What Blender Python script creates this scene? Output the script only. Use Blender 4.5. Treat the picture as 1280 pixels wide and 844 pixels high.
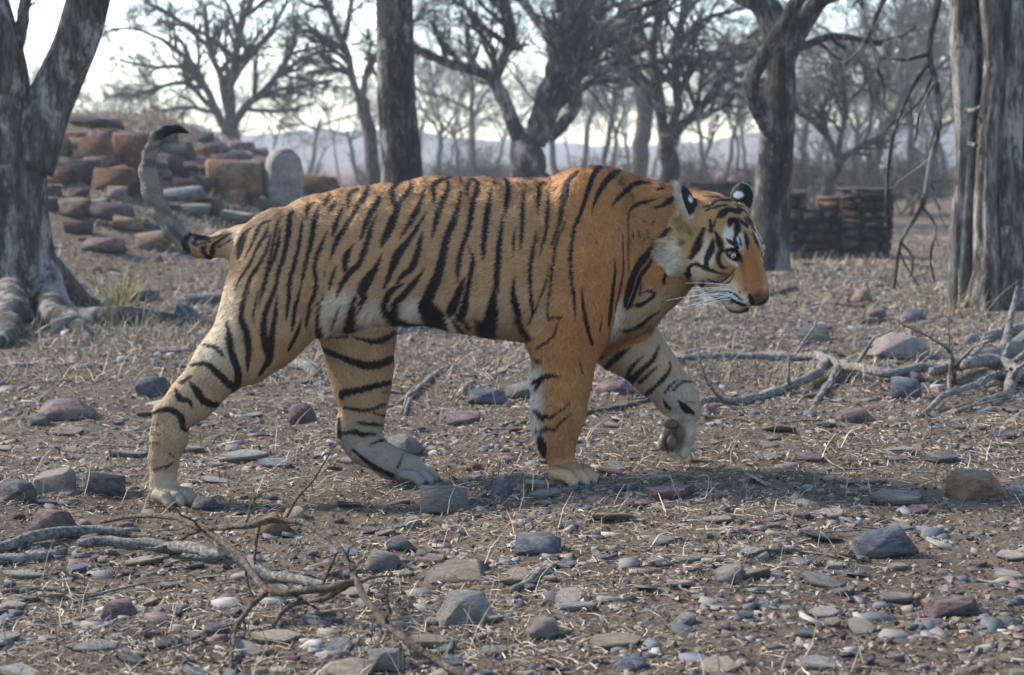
import bpy, bmesh, math, random, time
import numpy as np
from mathutils import Vector, Matrix
T0 = time.time()
R = math.radians
for o in list(bpy.data.objects):
    bpy.data.objects.remove(o)
SC = bpy.context.scene
COL = SC.collection
# ------------------------------------------------------------------ camera
FPX, CX, CY, HC, DCAM, HORIZ = 2400.0, 640.0, 422.0, 0.99, 6.0, 200.0
PITCH = math.atan((CY - HORIZ) / FPX)
cam = bpy.data.cameras.new('camera')
camo = bpy.data.objects.new('camera', cam)
COL.objects.link(camo)
camo.location = (0, -DCAM, HC)
camo.rotation_euler = (math.pi / 2 - PITCH, 0, 0)
cam.sensor_width = 36.0
cam.lens = 36.0 * FPX / 1280.0
cam.clip_end = 6000
cam.dof.use_dof = True
cam.dof.focus_distance = 5.35
cam.dof.aperture_fstop = 5.4
SC.camera = camo
# ------------------------------------------------------------------ sky, sun, exposure
SUN_AZ, SUN_EL = R(-70), R(36)          # azimuth from +Y towards +X
SUN_DIR = Vector((math.sin(SUN_AZ) * math.cos(SUN_EL), math.cos(SUN_AZ) * math.cos(SUN_EL), math.sin(SUN_EL)))
world = bpy.data.worlds.new('World')
SC.world = world
world.use_nodes = True
nt = world.node_tree
nt.nodes.clear()
sky = nt.nodes.new('ShaderNodeTexSky')
sky.sky_type = 'NISHITA'
sky.sun_disc = False
sky.sun_elevation = SUN_EL
sky.sun_rotation = SUN_AZ
sky.altitude = 200
sky.air_density = 1.0
sky.dust_density = 0.6
sky.ozone_density = 1.2
bgn = nt.nodes.new('ShaderNodeBackground')
bgn.inputs['Strength'].default_value = 0.15
wout = nt.nodes.new('ShaderNodeOutputWorld')
nt.links.new(sky.outputs['Color'], bgn.inputs['Color'])
nt.links.new(bgn.outputs['Background'], wout.inputs['Surface'])
sun = bpy.data.lights.new('sun', 'SUN')
sun.energy = 3.5
sun.angle = R(9.0)
sun.color = (1.0, 0.92, 0.80)
suno = bpy.data.objects.new('sun', sun)
COL.objects.link(suno)
suno.rotation_euler = (-SUN_DIR).to_track_quat('-Z', 'Y').to_euler()
vs = SC.view_settings
vs.view_transform = 'Standard'
vs.look = 'None'
vs.gamma = 1.0
vs.use_curve_mapping = False
vs.exposure = 1.45
SC.cycles.max_bounces = 6
SC.cycles.diffuse_bounces = 3
SC.cycles.glossy_bounces = 2
SC.cycles.transparent_max_bounces = 4
SC.cycles.volume_bounces = 1
SC.cycles.use_denoising = True
# ------------------------------------------------------------------ helpers
CP, SP = math.cos(PITCH), math.sin(PITCH)

def at(px, py, Y):
    """photo pixel on the upright plane at depth Y -> point in the place (metres)"""
    a, b = (px - CX) / FPX, -(py - CY) / FPX
    d = (a, CP + b * SP, -SP + b * CP)
    t = (Y + DCAM) / d[1]
    return Vector((a * t, Y, HC + d[2] * t))

def mpp(Y):
    return (Y + DCAM) / FPX          # metres per photo pixel at that depth

def set_props(o, label=None, cat=None, group=None, kind=None):
    if label: o['label'] = label
    if cat: o['category'] = cat
    if group: o['group'] = group
    if kind or cat: o['kind'] = kind or 'thing'
    return o

def empty(name, loc=(0, 0, 0)):
    o = bpy.data.objects.new(name, None)
    COL.objects.link(o)
    o.location = loc
    return o

def np_mesh(name, V, F=None, loops=None, counts=None, smooth=False):
    """mesh from numpy: F (n,k) all one size"""
    m = bpy.data.meshes.new(name)
    V = np.ascontiguousarray(V, dtype=np.float32)
    m.vertices.add(len(V))
    m.vertices.foreach_set('co', V.ravel())
    if F is not None:
        F = np.ascontiguousarray(F, dtype=np.int32)
        n, k = F.shape
        m.loops.add(n * k)
        m.loops.foreach_set('vertex_index', F.ravel())
        m.polygons.add(n)
        m.polygons.foreach_set('loop_start', np.arange(0, n * k, k, dtype=np.int32))
        m.polygons.foreach_set('loop_total', np.full(n, k, dtype=np.int32))
    else:
        loops = np.ascontiguousarray(loops, dtype=np.int32)
        counts = np.ascontiguousarray(counts, dtype=np.int32)
        m.loops.add(len(loops))
        m.loops.foreach_set('vertex_index', loops)
        m.polygons.add(len(counts))
        st = np.concatenate(([0], np.cumsum(counts)[:-1])).astype(np.int32)
        m.polygons.foreach_set('loop_start', st)
        m.polygons.foreach_set('loop_total', counts)
    if smooth:
        m.polygons.foreach_set('use_smooth', np.ones(len(m.polygons), dtype=bool))
    m.update(calc_edges=True)
    m.validate()
    return m

def add_col(m, name, C):
    a = m.attributes.new(name, 'FLOAT_COLOR', 'POINT')
    C = np.asarray(C, dtype=np.float32)
    if C.shape[1] == 3:
        C = np.concatenate([C, np.ones((len(C), 1), np.float32)], 1)
    a.data.foreach_set('color', np.ascontiguousarray(C).ravel())

def add_vec(m, name, Vv):
    a = m.attributes.new(name, 'FLOAT_VECTOR', 'POINT')
    a.data.foreach_set('vector', np.ascontiguousarray(Vv, dtype=np.float32).ravel())

def obj(name, mesh, mat=None, parent=None, loc=None):
    o = bpy.data.objects.new(name, mesh)
    COL.objects.link(o)
    if mat is not None and not mesh.materials:
        mesh.materials.append(mat)
    if parent is not None:
        o.parent = parent
    if loc is not None:
        o.location = loc
    return o

# ---- node material helper
class NM:
    def __init__(s, name, rough=0.85, spec=0.25):
        s.m = bpy.data.materials.new(name)
        s.m.use_nodes = True
        s.t = s.m.node_tree
        s.b = s.t.nodes['Principled BSDF']
        s.b.inputs['Roughness'].default_value = rough
        s.b.inputs['Specular IOR Level'].default_value = spec
    def n(s, kind, **kw):
        nd = s.t.nodes.new('ShaderNode' + kind)
        for k, v in kw.items():
            if k in nd.inputs: nd.inputs[k].default_value = v
            else: setattr(nd, k, v)
        return nd
    def l(s, a, b):
        s.t.links.new(a, b)
        return s
    def noise(s, scale, detail=4, rough=.6, vec=None, dist=0.):
        nd = s.n('TexNoise')
        nd.inputs['Scale'].default_value = scale
        nd.inputs['Detail'].default_value = detail
        nd.inputs['Roughness'].default_value = rough
        nd.inputs['Distortion'].default_value = dist
        if vec is not None: s.l(vec, nd.inputs['Vector'])
        return nd.outputs['Fac']
    def ramp(s, fac, stops):
        nd = s.n('ValToRGB')
        e = nd.color_ramp.elements
        while len(e) < len(stops): e.new(0.5)
        for el, (p, c) in zip(e, stops):
            el.position = p
            el.color = (c[0], c[1], c[2], 1) if not isinstance(c, (int, float)) else (c, c, c, 1)
        s.l(fac, nd.inputs['Fac'])
        return nd.outputs['Color']
    def mix(s, a, b, fac, mode='MIX'):
        nd = s.n('Mix', data_type='RGBA', blend_type=mode)
        for sock, v in ((nd.inputs[0], fac), (nd.inputs[6], a), (nd.inputs[7], b)):
            if isinstance(v, bpy.types.NodeSocket): s.l(v, sock)
            elif isinstance(v, (int, float)): sock.default_value = v if sock == nd.inputs[0] else (v, v, v, 1)
            else: sock.default_value = (v[0], v[1], v[2], 1)
        return nd.outputs[2]
    def bump(s, h, strength=.4, dist=.01):
        nd = s.n('Bump')
        nd.inputs['Strength'].default_value = strength
        nd.inputs['Distance'].default_value = dist
        s.l(h, nd.inputs['Height'])
        s.l(nd.outputs['Normal'], s.b.inputs['Normal'])
    def col(s, c):
        if isinstance(c, bpy.types.NodeSocket): s.l(c, s.b.inputs['Base Color'])
        else: s.b.inputs['Base Color'].default_value = (c[0], c[1], c[2], 1)
    def attr(s, name):
        nd = s.n('Attribute')
        nd.attribute_name = name
        return nd
    def objco(s, scale=(1, 1, 1)):
        tc = s.n('TexCoord')
        mp = s.n('Mapping')
        mp.inputs['Scale'].default_value = scale
        s.l(tc.outputs['Object'], mp.inputs['Vector'])
        return mp.outputs['Vector']

# ---- value noise on numpy arrays
def _hash(ix, iy, seed):
    n = (ix.astype(np.int64) * 374761393 + iy.astype(np.int64) * 668265263 + seed * 974711) & 0x7fffffff
    n = ((n ^ (n >> 13)) * 1274126177) & 0x7fffffff
    return ((n ^ (n >> 16)) & 0xffff) / 65535.0

def vnoise(x, y, seed=0):
    ix, iy = np.floor(x), np.floor(y)
    fx, fy = x - ix, y - iy
    fx, fy = fx * fx * (3 - 2 * fx), fy * fy * (3 - 2 * fy)
    ix, iy = ix.astype(np.int64), iy.astype(np.int64)
    a, b = _hash(ix, iy, seed), _hash(ix + 1, iy, seed)
    c, d = _hash(ix, iy + 1, seed), _hash(ix + 1, iy + 1, seed)
    return (a + (b - a) * fx) * (1 - fy) + (c + (d - c) * fx) * fy

def fbm(x, y, seed=0, oct=4):
    s, a, t = 0., .5, 0.
    for i in range(oct):
        s = s + a * vnoise(x * 2 ** i + 17.3 * i, y * 2 ** i - 9.1 * i, seed + i)
        t += a
        a *= .5
    return s / t

def sstep(a, b, x):
    t = np.clip((x - a) / (b - a), 0, 1)
    return t * t * (3 - 2 * t)

# ================================================================== TIGER
HT = 0.0043                               # sampling step of the body surface
PR = []                                   # (group, kind, data, blend)

def cap(g, a, ra, b, rb, k=.03, sy=1.0, neg=False):
    PR.append((g, 'cap', (np.array(a, float), ra, np.array(b, float), rb, sy), k, neg))

def chain(g, pts, k=.03, sy=1.0):
    """pts: (px, py, Y, radius px)"""
    q = [(at(p[0], p[1], p[2]), p[3] * mpp(p[2])) for p in pts]
    for (a, ra), (b, rb) in zip(q, q[1:]):
        cap(g, a, ra, b, rb, k, sy)

def ell(g, c, r, M=None, k=.03, neg=False):
    PR.append((g, 'ell', (np.array(c, float), np.array(r, float), np.eye(3) if M is None else np.array(M, float)), k, neg))

# ---- trunk of the body as a loft: px x, top y, bottom y, half width m
ST = np.array([
 (286, 300, 330, .03), (300, 287, 345, .075), (320, 277.5, 375, .115), (345, 266, 405, .150), (380, 250, 420, .172), (420, 239, 413, .183),
 (470, 230, 404, .190), (520, 223.5, 405, .198), (570, 220.5, 414, .207), (620, 220.5, 421, .212), (660, 223.5, 425, .208),
 (690, 222, 427, .198), (712, 213.5, 432, .190), (740, 208, 434, .182), (765, 209, 430, .172), (785, 214, 424, .155), (815, 225, 408, .130),
 (845, 233, 380, .105), (870, 241, 352, .088), (890, 262, 330, .06)])
_s = np.array([[*(at(r[0], r[1], 0)), at(r[0], r[2], 0).z, r[3]] for r in ST])
SX, STOP, SBOT, SHW = _s[:, 0], _s[:, 2], _s[:, 3], _s[:, 4]

def d_loft(x, y, z):
    x1 = x
    # gentle curve: neck swings a little towards the viewer
    yc = -0.03 * sstep(.35, .60, x1)
    t, b, w = np.interp(x1, SX, STOP), np.interp(x1, SX, SBOT), np.interp(x1, SX, SHW)
    zc, hz = (t + b) / 2, (t - b) / 2
    v = (z - zc) / hz
    vc = np.clip(v, -1.1, 1.1); ww = w * (1.0 - .16 * vc - .05 * vc * vc)
    u = (y - yc) / ww
    q = np.power(np.abs(u) ** 2.15 + np.abs(v) ** 2.15, 1 / 2.15)
    d = (q - 1) * np.minimum(hz, ww) * .9
    d = np.maximum(d, np.maximum(SX[0] - x1, x1 - SX[-1]))
    return d

# ---- head frame (lateral towards the far side, forward along the muzzle, up)
YAW, PIT = R(50), R(38)
HF = np.array([math.cos(YAW) * math.cos(PIT), -math.sin(YAW) * math.cos(PIT), -math.sin(PIT)])
HL = np.array([math.sin(YAW), math.cos(YAW), 0.])
HU = np.cross(HF, HL)
HM = np.stack([HL, HF, HU], 1)
EYE_MID = np.array(at(934.5, 317.5, -.185))
HO = EYE_MID - .080 * HF - .036 * HU

def hp(l, f, u):
    return HO + HM @ np.array([l, f, u], float)

CLAWS = []
def paw(g, wrist, yaw, base, s=1.0, k=.0035, toe_dz=0.):
    f = np.array([math.cos(yaw), math.sin(yaw), 0.]); l = np.array([-math.sin(yaw), math.cos(yaw), 0.]); w = np.array(wrist, float)
    w = np.array([w[0], w[1], base])
    up = np.array([0, 0, 1.])
    M = np.stack([f, l, up], 1)
    ell(g, w + f * .022 * s + up * .034 * s, (.056 * s, .048 * s, .036 * s), M, .022)
    for q in (-.046, -.0158, .0158, .046):
        back = abs(q) * .6
        p = [w + (f * (x_ - back) + l * q * m_ + up * u_) * s for x_, m_, u_ in ((.040, .9, .040), (.082, 1.05, .0385), (.108, 1.12, .020))]
        cap(g, p[0], .0195 * s, p[1], .0180 * s, k)
        cap(g, p[1], .0180 * s, p[2], .0160 * s, k)
        CLAWS.append((p[2] + (f * .013 + up * .001) * s, f))

def build_prims():
    # near hind leg
    chain('NH', [(352, 325, -.085, 58), (332, 400, -.115, 55), (305, 437, -.125, 44)], .05, .72)
    chain('NH', [(312, 428, -.125, 42), (278, 456, -.130, 33), (243, 499, -.135, 27), (216, 522, -.14, 23.5)], .03, .8)
    chain('NH', [(204, 517, -.14, 13), (212, 545, -.14, 22.5), (205, 572, -.14, 17), (204, 600, -.14, 17)], .022, .85)
    w = at(206, 632, -.14); paw('NH', w, R(-38), w.z, .98)
    # far hind leg
    chain('FH', [(420, 340, .06, 50), (447, 420, .10, 46), (450, 450, .11, 41), (452, 480, .115, 34), (453.5, 505, .12, 27), (449, 532, .12, 26), (444, 545, .12, 22)], .03, .8)
    chain('FH', [(431, 538, .12, 9.5), (456, 558, .12, 22), (488, 579, .12, 18.5), (514, 586, .12, 17)], .02, .85)
    w = at(508, 605, .12); paw('FH', w, R(-24), w.z, .95)
    # near fore leg
    chain('NF', [(742, 262, -.085, 42), (748, 330, -.105, 52), (718, 400, -.115, 45), (706, 436, -.12, 37.5), (702, 480, -.125, 33), (698, 520, -.125, 28), (695, 546, -.125, 20.5), (701, 574, -.125, 16.5)], .045, .75)
    chain('NF', [(681, 552, -.125, 7), (683, 562, -.125, 6)], .012)
    chain('NF', [(690, 400, -.12, 22), (677, 424, -.12, 11)], .03)
    w = at(701, 606, -.125); paw('NF', w, R(-36), w.z, 1.08)
    # far fore leg, lifted
    chain('FF', [(758, 370, .07, 48), (780, 422, .085, 41), (818, 464, .07, 28.5), (846, 495, .05, 24.5), (856, 513, .045, 19)], .035, .85)
    chain('FF', [(834, 506, .04, 9), (842, 510, .04, 10)], .015)
    c = at(851, 538, .055); ell('FF', c, (.050, .040, .060), None, .02)
    for px, py, yy in ((829, 556, .035), (841, 564, .035), (854, 565, .05), (864, 557, .065)):
        a, b = at(px * .6 + 850 * .4, py - 16, yy), at(px, py, yy)
        cap('FF', a, .020, b, .0195, .007)
    # tail
    chain('TL', [(322, 300, 0, 24), (300, 303, -.01, 19), (281, 305, -.015, 16.5), (262, 309, -.02, 12), (250, 308.5, -.025, 10.5), (234, 303.5, -.03, 10.5), (216, 288, -.03, 10.8), (201, 266, -.03, 10.2),
                 (189.5, 241, -.025, 9.0), (184, 215, -.02, 7.8), (186, 191, -.015, 7.2), (194, 172.5, -.01, 6.8), (207, 163, -.005, 6.2), (220, 161, 0, 5.4), (233, 165.5, .005, 3.4)], .015)
    # shoulder, haunch and rib forms
    ell('TR', at(738, 268, -.065), (.10, .085, .125), None, .05)
    ell('TR', at(738, 268, .065), (.10, .085, .125), None, .05)
    ell('TR', at(348, 345, -.085), (.135, .105, .17), None, .06)
    ell('TR', at(356, 345, .08), (.125, .10, .165), None, .06)
    # skin fold hanging before the thigh
    chain('TR', [(398, 385, -.115, 22), (400, 408, -.10, 11)], .05, .6)
    # ------------------------------------------------ head
    ell('HD', hp(0, -.045, .012), (.108, .125, .098), HM, .03)          # skull
    ell('HD', hp(0, -.10, -.01), (.10, .11, .10), HM, .04)              # nape
    for s in (-1, 1):
        ell('HD', hp(s * .070, -.005, -.050), (.058, .092, .072), HM, .03)      # cheek
        ell('HD', hp(s * .118, -.068, -.070), (.045, .055, .085), HM, .03)      # ruff
        cap('HD', hp(s * .132, -.080, -.02), .036, hp(s * .142, -.085, -.125), .024, .03)
        ell('HD', hp(s * .046, .050, .050), (.034, .040, .024), HM, .02)        # brow
        ell('HD', hp(s * .031, .158, -.052), (.036, .046, .036), HM, .014)      # whisker pad
        ell('HD', hp(s * .058, .055, -.012), (.038, .05, .035), HM, .02)        # cheekbone
    for s in (-1, 1):
        ell('HD', hp(s * .040, .050, -.092), (.034, .075, .036), HM, .025)     # side of the jaw
    cap('HD', hp(0, .03, .040), .048, hp(0, .165, -.012), .034, .025)           # bridge of the nose
    ell('HD', hp(0, .125, -.045), (.052, .070, .046), HM, .025)                 # muzzle
    cap('HD', hp(0, .0, -.085), .056, hp(0, .135, -.103), .033, .02)            # lower jaw
    ell('HD', hp(0, .150, -.098), (.030, .028, .022), HM, .015)                 # chin
    ell('HD', hp(0, .188, -.020), (.024, .018, .018), HM, .010)                 # nose tip
    for s in (-1, 1):
        ell('HD', hp(s * .0615, .083, .034), (.021, .02, .017), HM, .012, True)   # eye socket
        ell('HD', hp(s * .013, .207, -.027), (.006, .008, .006), HM, .005, True)  # nostril
        cap('HD', hp(s * .020, .195, -.082), .004, hp(s * .062, .12, -.082), .006, .010, 1, True)  # mouth
    # ears (backs turned forward)
    for e in EARS:
        c, r, M = e['c'], e['r'], e['M']
        cap('HD', hp(.055 * e['s'], -.07, .045), .042, c - M[:, 2] * r[2] * .75, .020, .02)
        ell('EA', c, r, M, .012)
        ell('EA', c - M[:, 1] * (r[1] * 1.15) + M[:, 2] * r[2] * .08, (r[0] * .74, r[1] * 1.25, r[2] * .78), M, .006, True)

def ear(c, up, back, r, s):
    back = np.array(back, float); back /= np.linalg.norm(back)
    up = np.array(up, float); up -= back * (up @ back); up /= np.linalg.norm(up)
    side = np.cross(up, back)
    return dict(c=np.array(c, float), M=np.stack([side, back, up], 1), r=np.array(r), back=back, s=s)

EARS = [ear(at(860, 254, -.14), (-.45, .05, .9), (.88, -.40, .33), (.042, .016, .056), -1),
        ear(at(927.5, 248, -.01), (.05, .1, 1), (-.38, -.92, .10), (.037, .015, .047), 1)]

def prim_d(p, x, y, z):
    g, kind, d, k, neg = p
    if kind == 'cap':
        a, ra, b, rb, sy = d
        ab = b - a
        L2 = ab @ ab + 1e-12
        px, py, pz = x - a[0], y - a[1], z - a[2]
        t = np.clip((px * ab[0] + py * ab[1] + pz * ab[2]) / L2, 0, 1)
        r = ra + t * (rb - ra)
        return np.sqrt((px - t * ab[0]) ** 2 + ((py - t * ab[1]) / sy) ** 2 + (pz - t * ab[2]) ** 2) - r
    c, r, M = d
    px, py, pz = x - c[0], y - c[1], z - c[2]
    q = [(px * M[0, i] + py * M[1, i] + pz * M[2, i]) for i in range(3)]
    k0 = np.sqrt((q[0] / r[0]) ** 2 + (q[1] / r[1]) ** 2 + (q[2] / r[2]) ** 2)
    k1 = np.sqrt((q[0] / r[0] ** 2) ** 2 + (q[1] / r[1] ** 2) ** 2 + (q[2] / r[2] ** 2) ** 2)
    return k0 * (k0 - 1) / (k1 + 1e-9)

def prim_box(p):
    g, kind, d, k, neg = p
    if kind == 'cap':
        a, ra, b, rb, sy = d
        r = max(ra, rb)
        return np.minimum(a, b) - r, np.maximum(a, b) + r
    c, r, M = d
    e = np.abs(M) @ r
    return c - e, c + e

def smin(a, b, k):
    h = np.maximum(k - np.abs(a - b), 0) / k
    return np.minimum(a, b) - h * h * k * .25

def surface(D, org, h):
    """naive surface nets"""
    s = D < 0
    nx, ny, nz = D.shape
    c = s[:-1, :-1, :-1].astype(np.uint8)
    for i in (0, 1):
        for j in (0, 1):
            for k in (0, 1):
                if i + j + k:
                    c = c + s[i:nx - 1 + i, j:ny - 1 + j, k:nz - 1 + k]
    I = np.argwhere((c > 0) & (c < 8))
    idx = np.full(c.shape, -1, np.int32)
    idx[I[:, 0], I[:, 1], I[:, 2]] = np.arange(len(I))
    acc = np.zeros((len(I), 3)); cnt = np.zeros(len(I))
    co = [(i, j, k) for i in (0, 1) for j in (0, 1) for k in (0, 1)]
    for a in co:
        for ax in range(3):
            if a[ax] == 0:
                b = list(a); b[ax] = 1
                va = D[I[:, 0] + a[0], I[:, 1] + a[1], I[:, 2] + a[2]]
                vb = D[I[:, 0] + b[0], I[:, 1] + b[1], I[:, 2] + b[2]]
                m = (va < 0) != (vb < 0)
                t = np.where(m, va / np.where(m, va - vb, 1), 0)
                p = np.tile(np.array(a, float), (len(I), 1)); p[:, ax] = t
                acc += p * m[:, None]; cnt += m
    V = (I + acc / cnt[:, None]) * h + org
    Fs = []
    for ax in range(3):
        sl0 = [slice(1, -1)] * 3; sl1 = [slice(1, -1)] * 3
        sl0[ax] = slice(0, -1); sl1[ax] = slice(1, None)
        e0, e1 = s[tuple(sl0)], s[tuple(sl1)]
        for flip in (False, True):
            m = (e0 & ~e1) if not flip else (~e0 & e1)
            E = np.argwhere(m)
            off = np.ones(3, int); off[ax] = 0
            E = E + off
            u, v = (ax + 1) % 3, (ax + 2) % 3
            q = []
            for du, dv in ((0, 0), (1, 0), (1, 1), (0, 1)):
                e = E.copy(); e[:, u] -= 1 - du; e[:, v] -= 1 - dv
                q.append(idx[e[:, 0], e[:, 1], e[:, 2]])
            q = np.stack(q, 1)
            if flip: q = q[:, ::-1]
            Fs.append(q)
    return V, np.concatenate(Fs)

build_prims()
lo = np.array([at(165, 400, 0).x, -.36, at(600, 650, -.2).z]); hi = np.array([at(985, 400, -.2).x, .30, at(600, 148, 0).z])
N = np.ceil((hi - lo) / HT).astype(int)
GX, GY, GZ = [lo[i] + HT * np.arange(N[i]) for i in range(3)]
GX, GY, GZ = GX.astype(np.float32), GY.astype(np.float32), GZ.astype(np.float32)
DF = np.full(N, .5, np.float32)
i0, i1 = np.searchsorted(GX, SX[0] - .06), np.searchsorted(GX, SX[-1] + .06)
DF[i0:i1] = d_loft(GX[i0:i1, None, None], GY[None, :, None], GZ[None, None, :])
for p in PR:
    a, b = prim_box(p)
    mg = p[3] + 2 * HT
    w = [slice(max(0, int((a[i] - mg - lo[i]) / HT)), min(N[i], int((b[i] + mg - lo[i]) / HT) + 2)) for i in range(3)]
    d = prim_d(p, GX[w[0], None, None], GY[None, w[1], None], GZ[None, None, w[2]])
    sub = DF[w[0], w[1], w[2]]
    DF[w[0], w[1], w[2]] = -smin(-sub, d, p[3]) if p[4] else smin(sub, d, p[3])
TV, TF = surface(DF, lo, HT)
del DF
# keep the one connected body (drop stray specks): label by simple propagation over faces
lab = np.arange(len(TV))
for _ in range(400):
    mn = lab[TF].min(1)
    new = lab.copy()
    for c_ in range(4): np.minimum.at(new, TF[:, c_], mn)
    new = new[new]
    if (new == lab).all(): break
    lab = new
u_, n_ = np.unique(lab, return_counts=True)
keep = lab == u_[n_.argmax()]
TF = TF[keep[TF[:, 0]]]
remap = np.cumsum(keep) - 1
TV = TV[keep]; TF = remap[TF]
# a little relaxation removes the sampling steps
E_ = np.concatenate([TF[:, [0, 1]], TF[:, [1, 2]], TF[:, [2, 3]], TF[:, [3, 0]]])
for lam in (.5, -.52, .5, -.52):
    s_ = np.zeros_like(TV); n_ = np.zeros(len(TV))
    for ax in range(3): s_[:, ax] = np.bincount(E_[:, 0], TV[E_[:, 1], ax], len(TV)) + np.bincount(E_[:, 1], TV[E_[:, 0], ax], len(TV))
    n_ = np.bincount(E_[:, 0], minlength=len(TV)) + np.bincount(E_[:, 1], minlength=len(TV))
    TV = TV + lam * (s_ / n_[:, None] - TV)

def vnormals(V, F):
    n = np.cross(V[F[:, 2]] - V[F[:, 0]], V[F[:, 3]] - V[F[:, 1]])
    o = np.zeros_like(V)
    for ax in range(3):
        for c_ in range(4): o[:, ax] += np.bincount(F[:, c_], n[:, ax], len(V))
    return o / (np.linalg.norm(o, axis=1, keepdims=True) + 1e-12)
TN = vnormals(TV, TF)
# muscle and loose skin under the coat: low, uneven relief (kept off the head)
_w = 1 - sstep(.42, .55, TV[:, 0])
_rel = (fbm(TV[:, 0] * 8 + TV[:, 1] * 3, TV[:, 2] * 5.5 + 4, 51, 3) - .5) * .022 + (fbm(TV[:, 0] * 24 - TV[:, 2] * 6, TV[:, 2] * 9 + TV[:, 1] * 8, 57, 2) - .5) * .007
TV = TV + TN * (_rel * _w * sstep(.02, .25, TV[:, 2]))[:, None]
TN = vnormals(TV, TF)
# ---- which part of the animal each vertex belongs to
GR = ['TR', 'NH', 'FH', 'NF', 'FF', 'TL', 'HD', 'EA']
gd = np.full((len(TV), len(GR)), 9., np.float32)
x_, y_, z_ = TV.T
gd[:, 0] = d_loft(x_, y_, z_)
for p in PR:
    if p[4]: continue
    j = GR.index(p[0])
    gd[:, j] = np.minimum(gd[:, j], prim_d(p, x_, y_, z_))
VG = gd.argmin(1)
# ---- coat: pattern coordinates of the traced side view
def pat(V, ydepth):
    d = V[:, 1] * 0 + ydepth + DCAM
    zc = V[:, 2] - HC
    cz = d * CP - zc * SP
    return CX + FPX * V[:, 0] / cz, CY - FPX * (d * SP + zc * CP) / cz
yd = TV[:, 1].copy()
yd[(VG == 0)] = -np.abs(yd[VG == 0])
Vp = TV.copy()
isH = (VG == 6)
hl = (TV - HO) @ HM
far = isH & (hl[:, 0] > .006)
hm = hl.copy(); hm[:, 0] = -np.abs(hm[:, 0])
Vp[far] = HO + hm[far] @ HM.T
yd[far] = Vp[far, 1]
PU, PV = pat(Vp, yd)
rs = np.random.RandomState(4)
PU = PU + (vnoise(TV[:, 0] * 150 + 40, TV[:, 2] * 150 + TV[:, 1] * 90, 3) - .5) * .9
PV = PV + (vnoise(TV[:, 0] * 150 - 40, TV[:, 2] * 150 + TV[:, 1] * 90, 8) - .5) * 1.3

def parse(s):
    out = []
    for line in s.strip().splitlines():
        pts = []
        for tok in line.split():
            v = [float(q) for q in tok.split(',')]
            pts.append((v[0], v[1], v[2] if len(v) > 2 else 1.0))
        out.append(np.array(pts))
    return out

def smooth_line(P, m=5):
    if len(P) < 3: return P
    Q = np.concatenate([[2 * P[0] - P[1]], P, [2 * P[-1] - P[-2]]])
    o = []
    for i in range(1, len(Q) - 2):
        for t in np.arange(m) / m:
            a, b, c, d = Q[i - 1], Q[i], Q[i + 1], Q[i + 2]
            o.append(.5 * (2 * b + (c - a) * t + (2 * a - 5 * b + 4 * c - d) * t * t + (3 * b - a - 3 * c + d) * t ** 3))
    o.append(P[-1])
    return np.array(o)

def paint(mask, text, wmul=1.0, soft=1.0):
    al = np.zeros(len(PU))
    I = np.where(mask)[0]
    for P in parse(text):
        P = smooth_line(P)
        pad = P[:, 2].max() + 4
        k = I[(PU[I] > P[:, 0].min() - pad) & (PU[I] < P[:, 0].max() + pad) & (PV[I] > P[:, 1].min() - pad) & (PV[I] < P[:, 1].max() + pad)]
        if len(k) == 0: continue
        best = np.full(len(k), 99.)
        for a, b in zip(P, P[1:]):
            dx, dy = b[0] - a[0], b[1] - a[1]
            t = np.clip(((PU[k] - a[0]) * dx + (PV[k] - a[1]) * dy) / (dx * dx + dy * dy + 1e-9), 0, 1)
            d = np.hypot(PU[k] - a[0] - t * dx, PV[k] - a[1] - t * dy) - .5 * wmul * np.maximum(a[2] + t * (b[2] - a[2]), .6)
            best = np.minimum(best, d)
        al[k] = np.maximum(al[k], 1 - sstep(-soft * .6, soft * .9, best))
    return al

def blob(cx, cy, rx, ry, ang=0, soft=.5):
    c, s = math.cos(R(ang)), math.sin(R(ang))
    u, v = PU - cx, PV - cy
    q = np.hypot((u * c + v * s) / rx, (-u * s + v * c) / ry)
    return 1 - sstep(1 - soft, 1 + soft, q)

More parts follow.
